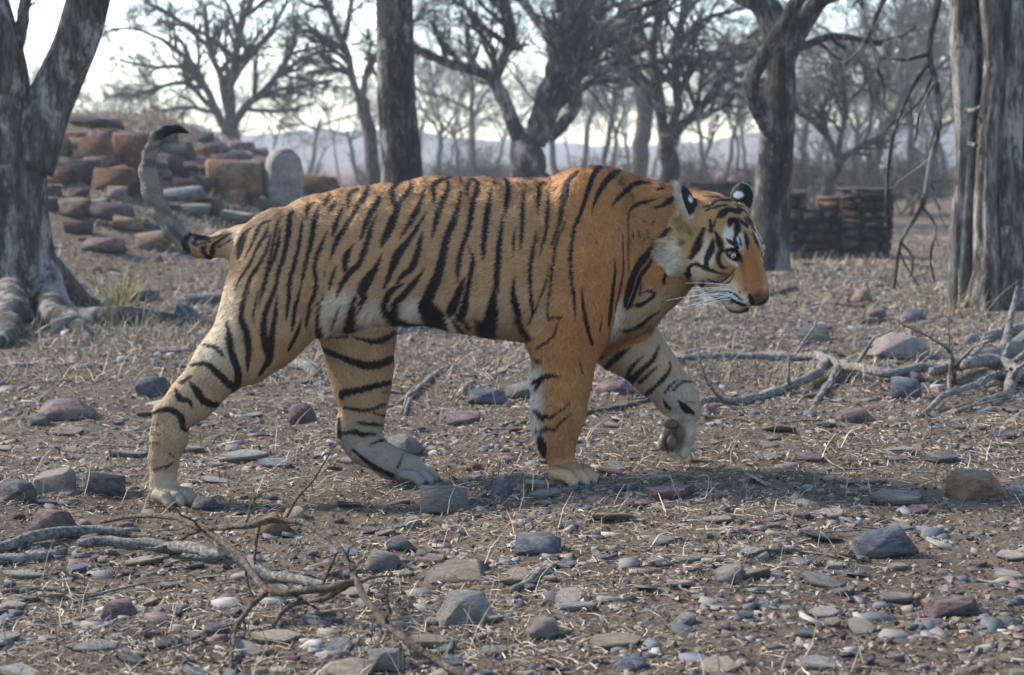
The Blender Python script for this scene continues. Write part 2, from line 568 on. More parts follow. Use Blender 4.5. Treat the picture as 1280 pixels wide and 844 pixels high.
S_BODY = """
318,282 307,291,4 303,302,9 300.6,314,8 299,322,3
313,284 309,297,2
341,274 327,281,4 321,294,4.5 314,309,3.5 308,321,2
336,278 334,291,4.5 327,302,4.5 320,316,3.5 311,333,3.5 301,348,3.5 296,361,2
340,290 337,303,3 330,323,4.5 321,336,5 314,347,5.5 309,362,5.5 306,373,5.5 303.5,385,6.5 303.5,400,8 308,411,9 310,420,9 312.6,430,8.5 310.5,447,6.5 310,464,2
315,357 312,366,2
352.5,270 348,280,3.5 344,297,4.5 341,310,3.5 337,327,3.5 333,335,1
351,284 350,299,4.5 346,313,5 342.6,325.6,5.5 335.5,340,5.5 331,357,5.5 327,371,3.5 325,382,1
324,364 320,382,3.5 318,392,3 318.5,402,2
368,264,2 362.5,270,7 362.5,282,7.5 360,300,6.5 356,320,5.5 350,337,5.5 345.5,357,5.5 340,372.5,6.5 335,384,7 331.5,398,7.5 331,413,9 334,432,12 337,447,10 330,460,6 325,468,4
348,368 346,385,4.5 344.5,398,6 342.5,411,7 340,430,9 338,444,9
379,270 378,285,4.5 375,304,5.5 371,321,5.5 367,337,5.5 363,354,6.5 362,371,5.5 360,388,4.5 359,400,1
394,253,2 386,261,6.5 384,275,1
401,255 396,270,7.5 393,288,7.5 389,306,6 384.5,323,5.5 381,340,4.5 378,354,2 374.6,368,3.5 369.6,385,5.5 367.5,402,5.5 365,414,1
377,397 372.5,414,4.5 362,435.5,4
415,243,4 409,252.6,6 406,258,1
421,250,2 416,260,5 414,265,1
431.5,255 425,271,5.5 420,284,6.5 416,295,2
411,287 405,302,4.5 398,319,6 394,334,5.5 396,347,5.5 396,360,5.5 391,377,5.5 385,399,4.5 383,409,1
449,236,3 438,244,7.5 437,262,1
462.6,233,4 458,243,7.5 450,255.5,6.5 444,267,5 440,272,5 432.7,285,6.5 424,298,7.5 417,315,5 413.5,325,1
409,330 406.6,346,2
422,331 416.5,347,4.5 413,362,2
444,304 436,317,8 433,327,8.5 432.7,337,6.5
472.5,267 465.4,285,5.5 458,310,7.5 450,330,7.5 438,341,7.5 427,358,5.5 421,373,1
479.6,240 472.5,254,6.5 464,268,7.5 458,282.5,6.5 451,300,2
505,227,3 492.5,235.5,6.5 492.5,247,6.5 496,260,4
515,227,3 514,237,6.5 502,252.6,5.5 496.7,265,8.5 489.6,282.5,11.5 481,299.6,7.5 477,309,1
533,232 526.6,252.6,7.5 516.6,274,7.5 501,298,1
535,264 525,281,4.5 512,301,7.5 501,314,11 494,328.5,10.5 488,344,7.5 482,359,4
530,289 526.6,302,6.5 523,318,8.5 516.6,333,8.5 505,344,6.5 497,354,3
480,315 471,334,7.5 459.7,351,12.5 454,362.6,12.5 455.5,372.6,8.5 452,388,3
445.5,371,5 444,385,9 442.7,401,15 441,411,16
506,354,2 491,362.6,7.5 485,372.6,9.5 485,384,9.5 492.5,394,13 502.4,401,14 518,406,9 530,408,8
532,335 519.5,352.7,7.5 505,369.7,8.5 498,377,9.5 498,390,12
577.7,239 574,257,5.5 568.5,277,8.5 560,297,9.5 555.6,315,10 550,340,12 544,355,14 536,374,15 533,383,19 542,393,24 551,406,24 562,417,10
558,224,2 545,230,6.5 543.7,241,6.5 544,256,1
561,225,2 561,235.5,6.5 555.6,250,7.5 548.5,267,8.5 541,298,2
545,229,3 553,225,3 570,221,3
578,221,3 577.7,229,3
585.5,248 585.5,234,4.5 590,225,3.5 597,227,4.5 598,237,6.5 592.6,252.6,7.5 590,271,7.5 585.5,291,6.5 577.7,314,6.5 574,335.6,6.5 574,352,2
582.7,345 577,360,8.5 568.5,381,12.5 563,391,9
592,315 592.6,327,6.5 589,347,6.5 585.5,367,7.5 581,387,11 577,396,9
572,392,4 580,397,6 590,409,6
587,305 591,318,2
568.5,397 575.6,408,6.5 587,419,3
592.6,396 607,407,8.5 620,422,5
600,404,6 606,414,12 612,420,8
545,398,14 556,412,12 530,409,8
616,232 612.5,254,6.5 609.7,271,8.5 607,297,7.5 606,316,5.5 604.5,327,1
617.5,223 619.7,229,3.5
634,225,5 636,237,7.5 634.6,254,6.5 633,272,1
629.6,264 627.5,288,5.5 624.6,314,8.5 623,338,7.5 621.8,355,6.5 624,365,2
619,357 617.5,374,9.5 615.4,395,16.5 616.8,407,18 622,423,6
649.5,227 649.5,233,2
658,230 655,257,5.5 654.5,280,5.5 653,300,4.5 652,312,1
646,283 643,302,3.5 642.4,321,1
644.6,343 643,361,5.5 645,378,9.5 649.5,394,8.5 655,408,7.5 662,420,11
683,228,3 675.5,233,7 674.4,250,5.5 673.7,270,1
687,237 686.5,257,5.5 684.4,285,4.5 678.7,308,3 676,318,1
672,287 669.4,302,3.5 666,318,4.5 664.5,331,4.5 663.8,355,4.5 666,381,4.5 667,391,3
677,281 673.7,302,1.5
687,332 683.7,352.7,2.5 676.6,371,2.2 666.6,394,2.2 664,402,3
698,232 694,238,3
724,214,3 711,225.6,6.5 707,242.7,8.5 704,261,6.5 698.5,285,4.5 690,307,1.5
710,269 704,287,2.5 696,304,3.2 694.5,316,3.2 690.7,342.7,3.2 688,367,2.7 685.7,384,2.2 687,395,3 694,396.8,3 701,396,3
697,402 693,417,3 683,427,3.5 671,434.5,3
756,207,4 744,215.6,6.5 737.6,230,6.5 731,251,5.5 722.7,275.4,4.5 717.7,294,4.5 714.5,317,4.5 715,338.5,4.2 717.7,367,3.7 719,389.7,3 718,401,1
777,214,3 766.8,218.5,7.5 757,227,7.5 747,242.7,5.5 739.5,265,1
778,224 772.5,230,1.5
817,229 798,229,5.5 785,237,6.5 772.5,247,4.5 763.5,259,1
821,237.7 831,236,2
825,248 808,252.6,4.5 794,257,4.5 787,265,2.2 786,280,2 785,314,1.6 786,339,1.2
815,259 829,257,4.5 839,250,7.5 850,244,6
834,233 822,237,2
778,292 779,314,2 779.6,321,2 778,347,2.6 772.5,371,2.2 769.6,389,1.2
767.5,322 769,338.5,3.2 766,364,4.5 763,390,5.2 761,407,2
729,356 727.7,367,3 730.5,389.7,4.5 734.8,409.6,5.5 740.5,429,4.5
752.5,394 750,414,2
847,287,4 834,292,7 821,304,7 812,316,9 799.5,329,10 792,343,9 786.7,362,9 782,381,5
826,306,3 813,330,5 802,343,5.5 796.6,357,4.5 789.5,377,5 784,385,3
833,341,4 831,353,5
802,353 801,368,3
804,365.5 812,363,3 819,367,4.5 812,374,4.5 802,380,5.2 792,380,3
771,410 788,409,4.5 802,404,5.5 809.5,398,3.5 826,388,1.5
405.5,365 402.5,385,4.5 400,400,6 402,415,9
428,379 423.5,392,4 418.5,407,2
745,300 747,304,1.5
806,275 807,278,2
820,274 817,280,2
799,288 800,296,1.8
811,286 812,298,1.8
806,294 807,300,1.8
791,288 792,296,1.5
"""
S_NH = """
256,430,3 271,434,5.5 282,447,2
285,401,3 288,421,9.5 292,447,9.5 298,464,9.5 296.6,480,9.5 292,491,5
240,455.5,4 258,454,6.5 271,464,8.5 283.8,477,9.5 296,486,8
240,469.5,3 227,478,5
236.8,477,3 246.8,488,9.5 254,499.6,9.5 266.7,505,9.5 276,505,4
220,486,4 225,496.7,8.5 236.8,501,5.5 241,510,1
190,516,4 208,511,6.5 221,515,7.5 227,522,9 229.7,535.6,6 236,535,2
188,530,1 198,530,2
188,541,1 200,542,2.2
188,552,1 199,553,2
211,565,1 217,570,2.2
192.7,585.5,2 208,582.6,3.2 216,578,2
"""
S_NF = """
668,449,3 676,450,2
668,476,5 677,471,8.5 688,469,5.5 703,469.7,1
669,484,4 674,478,5
724,447 728,466,2
668,510,4 677,518.5,6.5 687,521,4.5 699.7,513,2.2 712.5,503,1.8
672,510 683,517,2.2
670,537,3 681,535,4.5 694,536,3.2 701,527,2.4 715,515.6,1.4
676,545,8 678,557,11 678.5,566,8
"""
S_FH = """
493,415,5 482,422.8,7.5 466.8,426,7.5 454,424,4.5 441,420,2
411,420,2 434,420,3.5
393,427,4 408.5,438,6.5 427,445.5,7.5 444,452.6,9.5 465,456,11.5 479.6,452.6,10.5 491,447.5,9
427,498,3 428,491,9 442.6,488,8.5 459.7,484,8.5 486,477.5,7
477,490 484,488.5,2
430,509,3 454,511.7,4.5 468,509.5,4.5 481,504,3
464,514 482,519.5,4
446,527.5,3 458,529,4.5 477,531,4
427,541,4 442.7,539,5.5 452.7,542,5.5 470,541,3
460,558 467,553,3 479,549.5,4
424,522,3 425,545.5,6
440,562,3 467,583,6 490,594,6
503,567 496.8,583,3.5
"""
S_FF = """
774,410 792.6,408.5,5 808,400,3.5
812,410,2 797,421,3.5 785.5,428,10 772.7,444,8.5 760,455,7.5 749,465,6
778,428 758.5,440,5.5 744,447.6,4.5 735,447,3
823,432,2 815,449.7,6.5 801,462.5,7.5 788,475,9.5 781,481,12
804,444 792.6,455.4,3.2 784,468,5
797,448 787,460,4.5 783,474,6
823,456 809.7,468,4.5 799,477,5.5
837,451 836,462.5,4.5 825,476.7,5.5 808,492,6
848,474 839.5,479.6,3.2 831,490,3.2
867,477 853.8,476.7,3.2 841,487,3.2
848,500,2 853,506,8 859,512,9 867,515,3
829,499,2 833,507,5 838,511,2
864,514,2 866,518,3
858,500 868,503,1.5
"""
S_TL = """
239,293,4 231,302.6,8.5 236,314,6
235.5,295,2 250,294,3
242,306,3 248,298,6.5 265,298,4.5 280,293.5,1.5
245,307,2 265,301.5,3
260,307 254,312.5,6.5 260,322,5
290,291 271,304,5.5 266,314,7.5 264,323,5
291,299 275,308,3
"""
S_FACE = """
881,265.5 891,261,3 905,257.7,3 911,258,1
877,260 888,258,3 899.7,251,3 918,252,4
880,246 900,247,2
898,272,4 904,268,10 912.5,263,6 923.8,265.5,6 936.6,267,6 943,272,3
918,257,1 929,258,3
912,283,4 914.6,277,9 921,277,6 923,287,9 921.7,292,6 918.9,300,4 921,305,4 923.5,312,2
933,273,4 941,279.7,7.5 945,286,3
922,272 931,281,4.5 941,288,4 948,295,2
925,297 926.7,307,3.2
931.5,290 933.8,301,5.5 935,312,2
938,293 946.6,302.5,3 949,312,1.5
908,299 913.9,304,5 919.6,308,4.5 922,312,3
903,315 911,312.5,3.2 919.6,312.8,3.2 924,320,5.5 928,328,4
907,316 912.5,322.5,3.2 922.4,326,4.5
894,289 899.7,302.5,8.5 902.5,312.5,6.5 899,320,6.5 899.7,329.5,5.5 905,335,4.5 911,334,1
892,300,3 889.7,312.5,9.5 884.7,324,8.5 883.5,333,6
883,287,3 878,298,7.5 872.6,311,8.5 865,322,5
888,276,3 889.7,290,5
895,276,3 890,290,3
861,337,2 866,331,4 874,331,5 882,335,5.5 890,338,4 898,341,2.5 908,343,1
862,334,4 861.5,341,6.5 865,347,4 869,350,1
879,350,2 881,356,5 885,366,4
885,348,1 891,351,3 898,353,3.5 905,351,3 912,345,2.6 919,338,1
905,357 914,351,2 919,344,1
888,369,3 899.7,371,6.5 908,366,3
898,380,4 908,386.7,8.5 922.4,390,7 938,384.5,4
911,364,2 919.6,368,3.2 928,374.5,2.5
911,371,2 919.6,377,4 932,381,3.5
937,369,4 940.5,376,7 942,380,5
933,360 934,362,2.5
925,364 926,366,2
"""
near = (VG == 0) | (VG == 1) | (VG == 3)
A = paint(near | ((VG == 6) & (PU < 850)), S_BODY)  # besides the stripes, a short stroke paints the shaded gap under the ruff
A = np.maximum(A, paint(VG == 1, S_NH))
A = np.maximum(A, paint((VG == 1) | (VG == 0), S_NH) * (PV > 395) * (PU < 302))
A = np.maximum(A, paint(VG == 3, S_NF))
A = np.maximum(A, paint(VG == 2, S_FH))  # besides the stripes, one stroke paints shade at the top of the leg
A = np.maximum(A, paint(VG == 4, S_FF))  # wrist strokes are painted shadow and underside shading, the others stripes
A = np.maximum(A, paint((VG == 5) | ((VG == 0) & (PU < 302)), S_TL))
AF = paint((VG == 6) & (PU >= 850), S_FACE, 1.0, .9)
A = np.maximum(A, AF)
# ---- ground colour of the coat (linear albedo)
OR, TAN, PALE, WHI, BLK = [np.array(c) for c in ((.39, .176, .062), (.40, .236, .115), (.50, .37, .24), (.74, .70, .64), (.009, .008, .008))]
n_v = len(TV)
C = np.tile(TAN, (n_v, 1))
def lay(mask_alpha, col):
    global C
    a = np.clip(mask_alpha, 0, 1)[:, None]
    C = C * (1 - a) + np.array(col) * a
tr = (VG == 0) | (VG == 1)
# back warmer, flank paler towards the belly
lay(tr * (1 - sstep(225, 300, PV - .0 * PU)) * .55, (.44, .225, .088))
lay(tr * sstep(330, 395, PV) * sstep(380, 470, PU) * (PU < 690) * .75, PALE)
lay(tr * (1 - sstep(300, 420, PU)) * .3, (.50, .37, .23))
lay(tr * blob(476, 395, 30, 16, 0, .6), (.92, .89, .84))
lay(tr * blob(425, 392, 22, 26, 20, .6) * .85, (.80, .74, .66))
lay(tr * blob(521, 389, 14, 14, 30, .5) * .95, (.86, .80, .78))
lay(tr * blob(565, 408, 20, 10, 35, .5) * .85, (.85, .80, .74))
lay(tr * (1 - sstep(285, 312, PU)) * sstep(330, 400, PV) * .6, (.62, .56, .44))
lay(((VG == 3) | ((VG == 0) & (PU > 600))) * (sstep(620, 745, PU)) * (1 - sstep(820, 870, PU)) * .95, OR)
lay((VG == 0) * sstep(800, 850, PU) * (PV < 300) * .8, OR)
lay((VG == 3) * sstep(640, 715, PU + .12 * (PV - 400)) * .9, OR)
lay((VG == 3) * sstep(440, 600, PV) * .45, (.46, .27, .13))
lay((VG == 3) * (1 - sstep(668, 686, PU)) * sstep(445, 470, PV) * .9, WHI)
lay((VG == 3) * sstep(575, 603, PV) * .55, (.50, .41, .30))
lay((VG == 0) * blob(776, 395, 12, 26, 25, .6) * .8, WHI)
lay((VG == 0) * blob(810, 388, 34, 20, -30, .6) * .75, (.50, .40, .28))
lay((VG == 1) * sstep(430, 480, PV) * .8, (.38, .262, .155))
lay((VG == 1) * blob(205, 540, 12, 22, 0, .6) * .6, (.42, .27, .13))
lay((VG == 1) * sstep(560, 625, PV) * .8, (.32, .27, .20))
lay((VG == 2), (.40, .265, .155))
lay((VG == 2) * sstep(500, 560, PV) * .85, (.30, .285, .255))
lay((VG == 2) * sstep(555, 600, PV) * .6, (.30, .28, .245))
lay((VG == 4), (.40, .29, .185))
lay((VG == 4) * sstep(455, 500, PV) * .7, (.38, .34, .295))
lay((VG == 4) * sstep(515, 530, PV) * .9, (.47, .40, .32))
lay((VG == 4) * blob(839, 545, 17, 24, 0, .35) * .9, (.07, .048, .035))
lay((VG == 4) * blob(835, 521, 12, 5, 0, .5), WHI)
lay((VG == 4) * blob(824, 543, 4, 5, 0, .5), WHI)
lay((VG == 4) * blob(840, 571, 16, 4, 0, .5), (.6, .52, .4))
lay((VG == 5) * (1 - sstep(228, 262, PU)) * .95, (.20, .18, .155))
lay((VG == 5) * sstep(262, 290, PU), (.47, .34, .21))
# head
H6 = VG == 6
lay(H6 * 1., (.45, .24, .095))
lay(H6 * blob(893, 262, 40, 16, 0, .5) * .7, (.44, .25, .10))
lay(H6 * blob(877, 322, 15, 24, 15, .4) * .95, (.72, .63, .55))
lay(H6 * blob(856, 305, 26, 34, 10, .5) * .9, (.50, .31, .125))
lay(H6 * blob(838, 336, 14, 32, 12, .6), (.86, .83, .76))
lay(H6 * blob(858, 350, 20, 14, 20, .6) * .85, (.70, .65, .57))
lay(H6 * blob(882, 350, 34, 14, 10, .5) * .9, (.56, .43, .31))
lay(H6 * blob(912, 295, 6.5, 11, -10, .45) * .9, WHI)
lay(H6 * blob(926, 307, 6, 15, -8, .4), WHI)
lay(H6 * blob(945, 292, 4, 12, -15, .4), WHI)
lay(H6 * blob(951, 318, 3, 14, 0, .4) * .8, WHI)
lay(H6 * paint(H6, "905,309,2 914,309,3 922,313,2\n907,319,2 912,326,4 921,331,5\n911,367,4 921,373,4 930,379,3\n913,375,4 922,383,5 934,384,4", 1, 1.6), WHI)
lay(H6 * blob(940, 333, 15, 32, -6, .45) * .95, (.40, .15, .042))
lay(H6 * blob(912, 358, 12, 8, 20, .5) * .8, (.60, .46, .33))
lay(H6 * paint(H6, '926,326,2 929,334,4 931,346,3 932,356,1', 1, 2.5) * .6, (.16, .055, .02))
lay(H6 * blob(903, 385, 28, 14, 12, .5) * .95, (.62, .56, .50))
lay(H6 * blob(921, 374, 20, 9, 22, .5) * .85, (.80, .74, .66))
lay(H6 * blob(949, 371, 9, 8, 0, .5) * .9, (.20, .10, .075))
lay(H6 * (1 - sstep(822, 850, PU)) * (PV < 300) * .9, OR)
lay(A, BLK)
# ears
for e in EARS:
    m = (VG == 7) & (((TV - e['c']) @ e['M'][:, 2]) > -1) & (np.linalg.norm(TV - e['c'], axis=1) < .075)
    q = (TV - e['c']) @ e['M']
    nb = TN @ e['back']
    lay(m * 1., (.68, .62, .52))
    lay(m * sstep(.10, .35, nb) * sstep(-.045, -.030, q[:, 2]), BLK)
    lay(m * sstep(.10, .35, nb) * (1 - sstep(.6, 1.0, np.hypot((q[:, 0] + .008) / .020, (q[:, 2] - .008) / .013))), (.78, .78, .78))
# tail tip and tail bands
tl = VG == 5
lay(tl * (PV < 176) * sstep(188, 196, PU), BLK)
lay(tl * blob(222, 294, 4, 18, -45, .4) * .7, (.03, .027, .025))
lay(tl * blob(199, 262, 16, 4, 30, .4) * .55, (.05, .045, .04))
lay(tl * blob(184, 205, 16, 6, 0, .4) * .8, (.07, .062, .055))
lay(tl * blob(190, 238, 18, 4, 15, .4) * .4, (.09, .08, .07))
lay(tl * blob(187, 186, 14, 4, -10, .4) * .6, (.06, .052, .047))
lay(tl * blob(215, 290, 4, 18, 40, .4) * .35, (.09, .08, .07))
lay(tl * blob(196, 172, 9, 6, 0, .5) * .55, (.05, .045, .045))
lay(tl * blob(205, 262, 20, 3, 50, .4) * .25, (.10, .1, .1))
sp = vnoise(TV[:, 0] * 260, TV[:, 2] * 260 + TV[:, 1] * 190, 5)
lowf = vnoise(TV[:, 0] * 28, TV[:, 2] * 28 + TV[:, 1] * 20, 9)
C = C * (.84 + .14 * sp + .10 * (lowf - .5))[:, None]

tiger = empty('tiger', (0, 0, 0))
set_props(tiger, 'striped orange tiger walking across stony ground with one forepaw raised', 'tiger')
m_coat = NM('tiger_coat', .75, .15)
m_coat.col(m_coat.attr('coat').outputs['Color'])
m_coat.bump(m_coat.noise(420, 3, .7), .5, .004)
body_m = np_mesh('body', TV, TF, smooth=True)
add_col(body_m, 'coat', C)
obj('body', body_m, m_coat.m, tiger)

# ---- fur: short strands rooted on the body, each with the colour of its root
def make_fur(count, seed):
    rr = np.random.RandomState(seed)
    tri = np.concatenate([TF[:, [0, 1, 2]], TF[:, [0, 2, 3]]])
    a, b, c = TV[tri[:, 0]], TV[tri[:, 1]], TV[tri[:, 2]]
    ar = np.linalg.norm(np.cross(b - a, c - a), axis=1)
    g = VG[tri[:, 0]]
    nn = TN[tri[:, 0]]
    wgt = ar * np.where(g == 6, 3.2, np.where(g == 7, 3.0, 1.0)) * np.where((nn[:, 1] > .3) & (g != 6) & (g != 7), .35, 1.)
    cdf = np.cumsum(wgt); cdf /= cdf[-1]
    k = np.searchsorted(cdf, rr.rand(count))
    u, v = rr.rand(count), rr.rand(count)
    fl = u + v > 1
    u[fl], v[fl] = 1 - u[fl], 1 - v[fl]
    T = tri[k]
    w = np.stack([1 - u - v, u, v], 1)
    P = (TV[T] * w[:, :, None]).sum(1)
    Nn = (TN[T] * w[:, :, None]).sum(1)
    Nn /= np.linalg.norm(Nn, axis=1, keepdims=True)
    Cc = (C[T] * w[:, :, None]).sum(1)
    near_v = T[np.arange(count), w.argmax(1)]
    G = VG[near_v]
    pu, pv, hq = PU[near_v], PV[near_v], hl[near_v]
    flow = np.tile(np.array([-1., 0, -.45]), (count, 1))
    flow[pv > 380] = (-.75, 0, -.75)
    for gi, f in ((1, (-.35, 0, -1)), (2, (.1, 0, -1)), (3, (-.12, 0, -1)), (4, (.6, 0, -.9))):
        flow[G == gi] = f
    flow[(G == 1) & (pv < 440)] = (-.8, 0, -.7)
    flow[(G == 2) & (pv > 548)] = (1, 0, -.5)
    flow[(G == 3) & (pv > 575)] = (1, 0, -.6)
    flow[(G == 1) & (pv > 600)] = (1, 0, -.7)
    tp = np.array([at(*q) for q in ((322, 300, 0), (281, 305, 0), (250, 308, 0), (216, 288, 0), (190, 241, 0), (184, 215, 0), (194, 172, 0), (233, 165, 0))])
    tc = np.stack([np.linalg.norm(P - q, axis=1) for q in tp], 1).argmin(1)
    td = np.concatenate([tp[1:] - tp[:-1], [tp[-1] - tp[-2]]])
    flow[G == 5] = td[tc][G == 5]
    H_ = (G == 6) | (G == 7)
    side = np.sign(hq[:, 0])[:, None]
    fh = -HF[None] * .85 + (hq[:, 2:3] * 6) * HU[None] + side * HL[None] * .45
    fh[hq[:, 2] < -.03] += -HU * .8
    flow[H_] = fh[H_]
    flow += rr.normal(0, .16, flow.shape) * np.linalg.norm(flow, axis=1, keepdims=True)
    flow -= Nn * (flow * Nn).sum(1, keepdims=True)
    flow /= np.linalg.norm(flow, axis=1, keepdims=True) + 1e-9
    L = np.full(count, .0115)
    L[(G == 0) & (pv > 395)] = .020
    L[(G == 0) & (pv > 375) & (pu < 520)] = .024
    L[(G == 1) | (G == 2) | (G == 4)] = .0085
    L[(G == 1) & (pv < 440)] = .0115
    L[(G == 3)] = .0095
    L[(G == 3) & (pu < 682) & (pv > 450)] = .017
    L[G == 5] = .008
    L[((G == 3) | (G == 1)) & (pv > 588)] = .004
    L[(G == 2) & (pv > 570) & (pu > 505)] = .004
    L[(G == 4) & (pv > 525)] = .006
    L[H_] = .0065
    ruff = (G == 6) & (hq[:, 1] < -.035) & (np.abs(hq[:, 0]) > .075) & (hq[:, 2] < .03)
    L[ruff] = .034
    L[(G == 6) & (hq[:, 1] < .0) & (np.abs(hq[:, 0]) > .06) & (hq[:, 2] < .05) & ~ruff] = .013
    L[(G == 6) & (hq[:, 2] < -.09)] = .016
    L[(G == 6) & (pu < 845) & (pv < 300)] = .012
    lift = np.where(ruff, .42, .30)
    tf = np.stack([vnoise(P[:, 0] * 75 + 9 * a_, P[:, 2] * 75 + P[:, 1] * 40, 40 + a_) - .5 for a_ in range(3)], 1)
    flow[ruff] += tf[ruff] * 1.6
    flow[ruff] /= np.linalg.norm(flow[ruff], axis=1, keepdims=True)
    body_ = (G <= 1) | (G == 3)
    flow[body_] += tf[body_] * .35
    Cc[ruff] *= (.75 + .5 * (tf[ruff, 1:2] + .5))  # shadows between the ruff tufts, painted into the strand colour
    eb = np.zeros(count, bool)
    for e in EARS:
        q = (P - e['c']) @ e['M']
        m = (G == 7) & (np.linalg.norm(P - e['c'], axis=1) < .075) & ((Nn @ e['back']) < .1)
        L[m] = .028 if e['s'] < 0 else .006
        flow[m] = e['M'][:, 2] * .8 - e['back'] * .45 + rr.normal(0, .2, (m.sum(), 3))
        L[(G == 7) & (np.linalg.norm(P - e['c'], axis=1) < .075) & ((Nn @ e['back']) >= .1)] = .005
    L *= rr.uniform(.65, 1.25, count)
    d = flow * (1 - lift)[:, None] + Nn * lift[:, None]
    d /= np.linalg.norm(d, axis=1, keepdims=True)
    sd = np.cross(d, Nn) + rr.normal(0, .25, (count, 3))
    sd /= np.linalg.norm(sd, axis=1, keepdims=True)
    W = np.where(H_, .0009, .00135) * rr.uniform(.7, 1.3, count)
    V = np.empty((count, 3, 3))
    V[:, 0] = P - sd * W[:, None] - Nn * .0006
    V[:, 1] = P + sd * W[:, None] - Nn * .0006
    V[:, 2] = P + d * L[:, None]
    Cc = Cc * rr.uniform(.78, 1.22, (count, 1))
    tipc = Cc * np.where(Cc.mean(1, keepdims=True) < .05, 1.0, 1.12)
    CC = np.stack([Cc, Cc, tipc], 1)
    nb = Nn + d * .25 + rr.normal(0, .22, Nn.shape)
    nb /= np.linalg.norm(nb, axis=1, keepdims=True)
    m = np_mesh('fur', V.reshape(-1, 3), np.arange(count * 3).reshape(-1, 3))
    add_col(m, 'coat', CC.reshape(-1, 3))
    add_vec(m, 'lay', np.repeat(nb, 3, 0))
    return m
m_fur = NM('tiger_fur', .6, .18)
m_fur.col(m_fur.attr('coat').outputs['Color'])
vt = m_fur.n('VectorTransform', vector_type='NORMAL', convert_from='OBJECT', convert_to='WORLD')
m_fur.l(m_fur.attr('lay').outputs['Vector'], vt.inputs['Vector'])
m_fur.l(vt.outputs['Vector'], m_fur.b.inputs['Normal'])
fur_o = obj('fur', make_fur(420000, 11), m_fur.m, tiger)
fur_o['kind'] = 'stuff'

def sphere_pts(nu=20, nv=12):
    V, F = [(0, 0, 1.)], []
    for j in range(1, nv):
        th = math.pi * j / nv
        for i in range(nu):
            ph = 2 * math.pi * i / nu
            V.append((math.sin(th) * math.cos(ph), math.sin(th) * math.sin(ph), math.cos(th)))
    V.append((0, 0, -1.))
    lo_, ct = [], []
    for i in range(nu):
        lo_ += [0, 1 + i, 1 + (i + 1) % nu]; ct.append(3)
    for j in range(nv - 2):
        for i in range(nu):
            a, b = 1 + j * nu + i, 1 + j * nu + (i + 1) % nu
            lo_ += [a, a + nu, b + nu, b]; ct.append(4)
    for i in range(nu):
        a = 1 + (nv - 2) * nu
        lo_ += [a + i, len(V) - 1, a + (i + 1) % nu]; ct.append(3)
    return np.array(V), lo_, ct
def ball(name, c, r, M=None, mat=None, parent=None, nu=20, nv=12):
    V, lo_, ct = sphere_pts(nu, nv)
    V = (V * np.array(r)) @ (np.eye(3) if M is None else np.array(M)).T + np.array(c)
    return obj(name, np_mesh(name, V, loops=lo_, counts=ct, smooth=True), mat, parent)
def plain(name, c, rough=.6, spec=.3):
    m = NM(name, rough, spec); m.col(c); return m.m
m_eye, m_iris, m_pup = plain('eye_rim', (.015, .012, .01), .25, .5), plain('iris_gold', (.36, .31, .17), .2, .5), plain('pupil_black', (.005, .005, .005), .08, .8)
for s in (-1, 1):
    c = hp(s * .0590, .072, .033)
    g = np.array([s * .42, .88, .10]); g /= np.linalg.norm(g)
    gw = HM @ g
    e = ball('eye', c, (.0165,) * 3, None, m_eye, tiger)
    t1 = np.cross(gw, HU); t1 /= np.linalg.norm(t1); t2 = np.cross(t1, gw)
    Mx = np.stack([t1, t2, gw], 1)
    ball('iris', c + gw * .0105, (.0098, .0098, .0072), Mx, m_iris, e, 16, 10)
    ball('pupil', c + gw * .0150, (.0036, .0036, .0033), Mx, m_pup, e, 12, 8)
m_nose = plain('nose_leather', (.16, .075, .06), .45, .4)
ball('nose', hp(0, .192, -.0165), (.0225, .0125, .0135), HM, m_nose, tiger)
m_pad = NM('pad_skin', .7, .3)
m_pad.col(m_pad.ramp(m_pad.noise(60), [(.3, (.055, .036, .024)), (.7, (.13, .085, .052))]))
for px, py, yy, r in ((838, 530, .014, (.024, .014, .016)), (851, 541, .004, (.0145, .012, .021)), (839.5, 553, .002, (.0150, .012, .022)), (828, 555, .010, (.0085, .011, .018))):
    ball('paw_pad', at(px, py, yy), r, None, m_pad.m, tiger)

def tube(pts, rad, n=6, cap_end=True):
    """pts (k,3), rad (k,) -> V, F(quads)"""
    P = np.asarray(pts, float); k = len(P)
    t = np.gradient(P, axis=0)
    t /= np.linalg.norm(t, axis=1, keepdims=True) + 1e-12
    ref = np.array([0, 0, 1.]) if abs(t[0, 2]) < .9 else np.array([1., 0, 0])
    V = np.empty((k, n, 3))
    u = np.cross(t[0], ref); u /= np.linalg.norm(u)
    an = 2 * math.pi * np.arange(n) / n
    for i in range(k):
        u = u - t[i] * (u @ t[i]); u /= np.linalg.norm(u) + 1e-12
        w = np.cross(t[i], u)
        V[i] = P[i] + rad[i] * (np.cos(an)[:, None] * u + np.sin(an)[:, None] * w)
    i, j = np.meshgrid(np.arange(k - 1), np.arange(n), indexing='ij')
    a, b = i * n + j, i * n + (j + 1) % n
    F = np.stack([a, b, b + n, a + n], -1).reshape(-1, 4)
    return V.reshape(-1, 3), F
m_claw = plain('claw_horn', (.05, .045, .042), .4, .4)
for c_, f_ in CLAWS:
    side_ = np.cross(f_, (0, 0, 1.)); Mc = np.stack([f_, side_, np.array([0, 0, 1.])], 1)
    ball('claw', c_, (.010, .0035, .0065), Mc, m_claw, tiger, 8, 6)
m_wh = plain('whisker_white', (.75, .73, .70), .4, .4)
rw = random.Random(3)
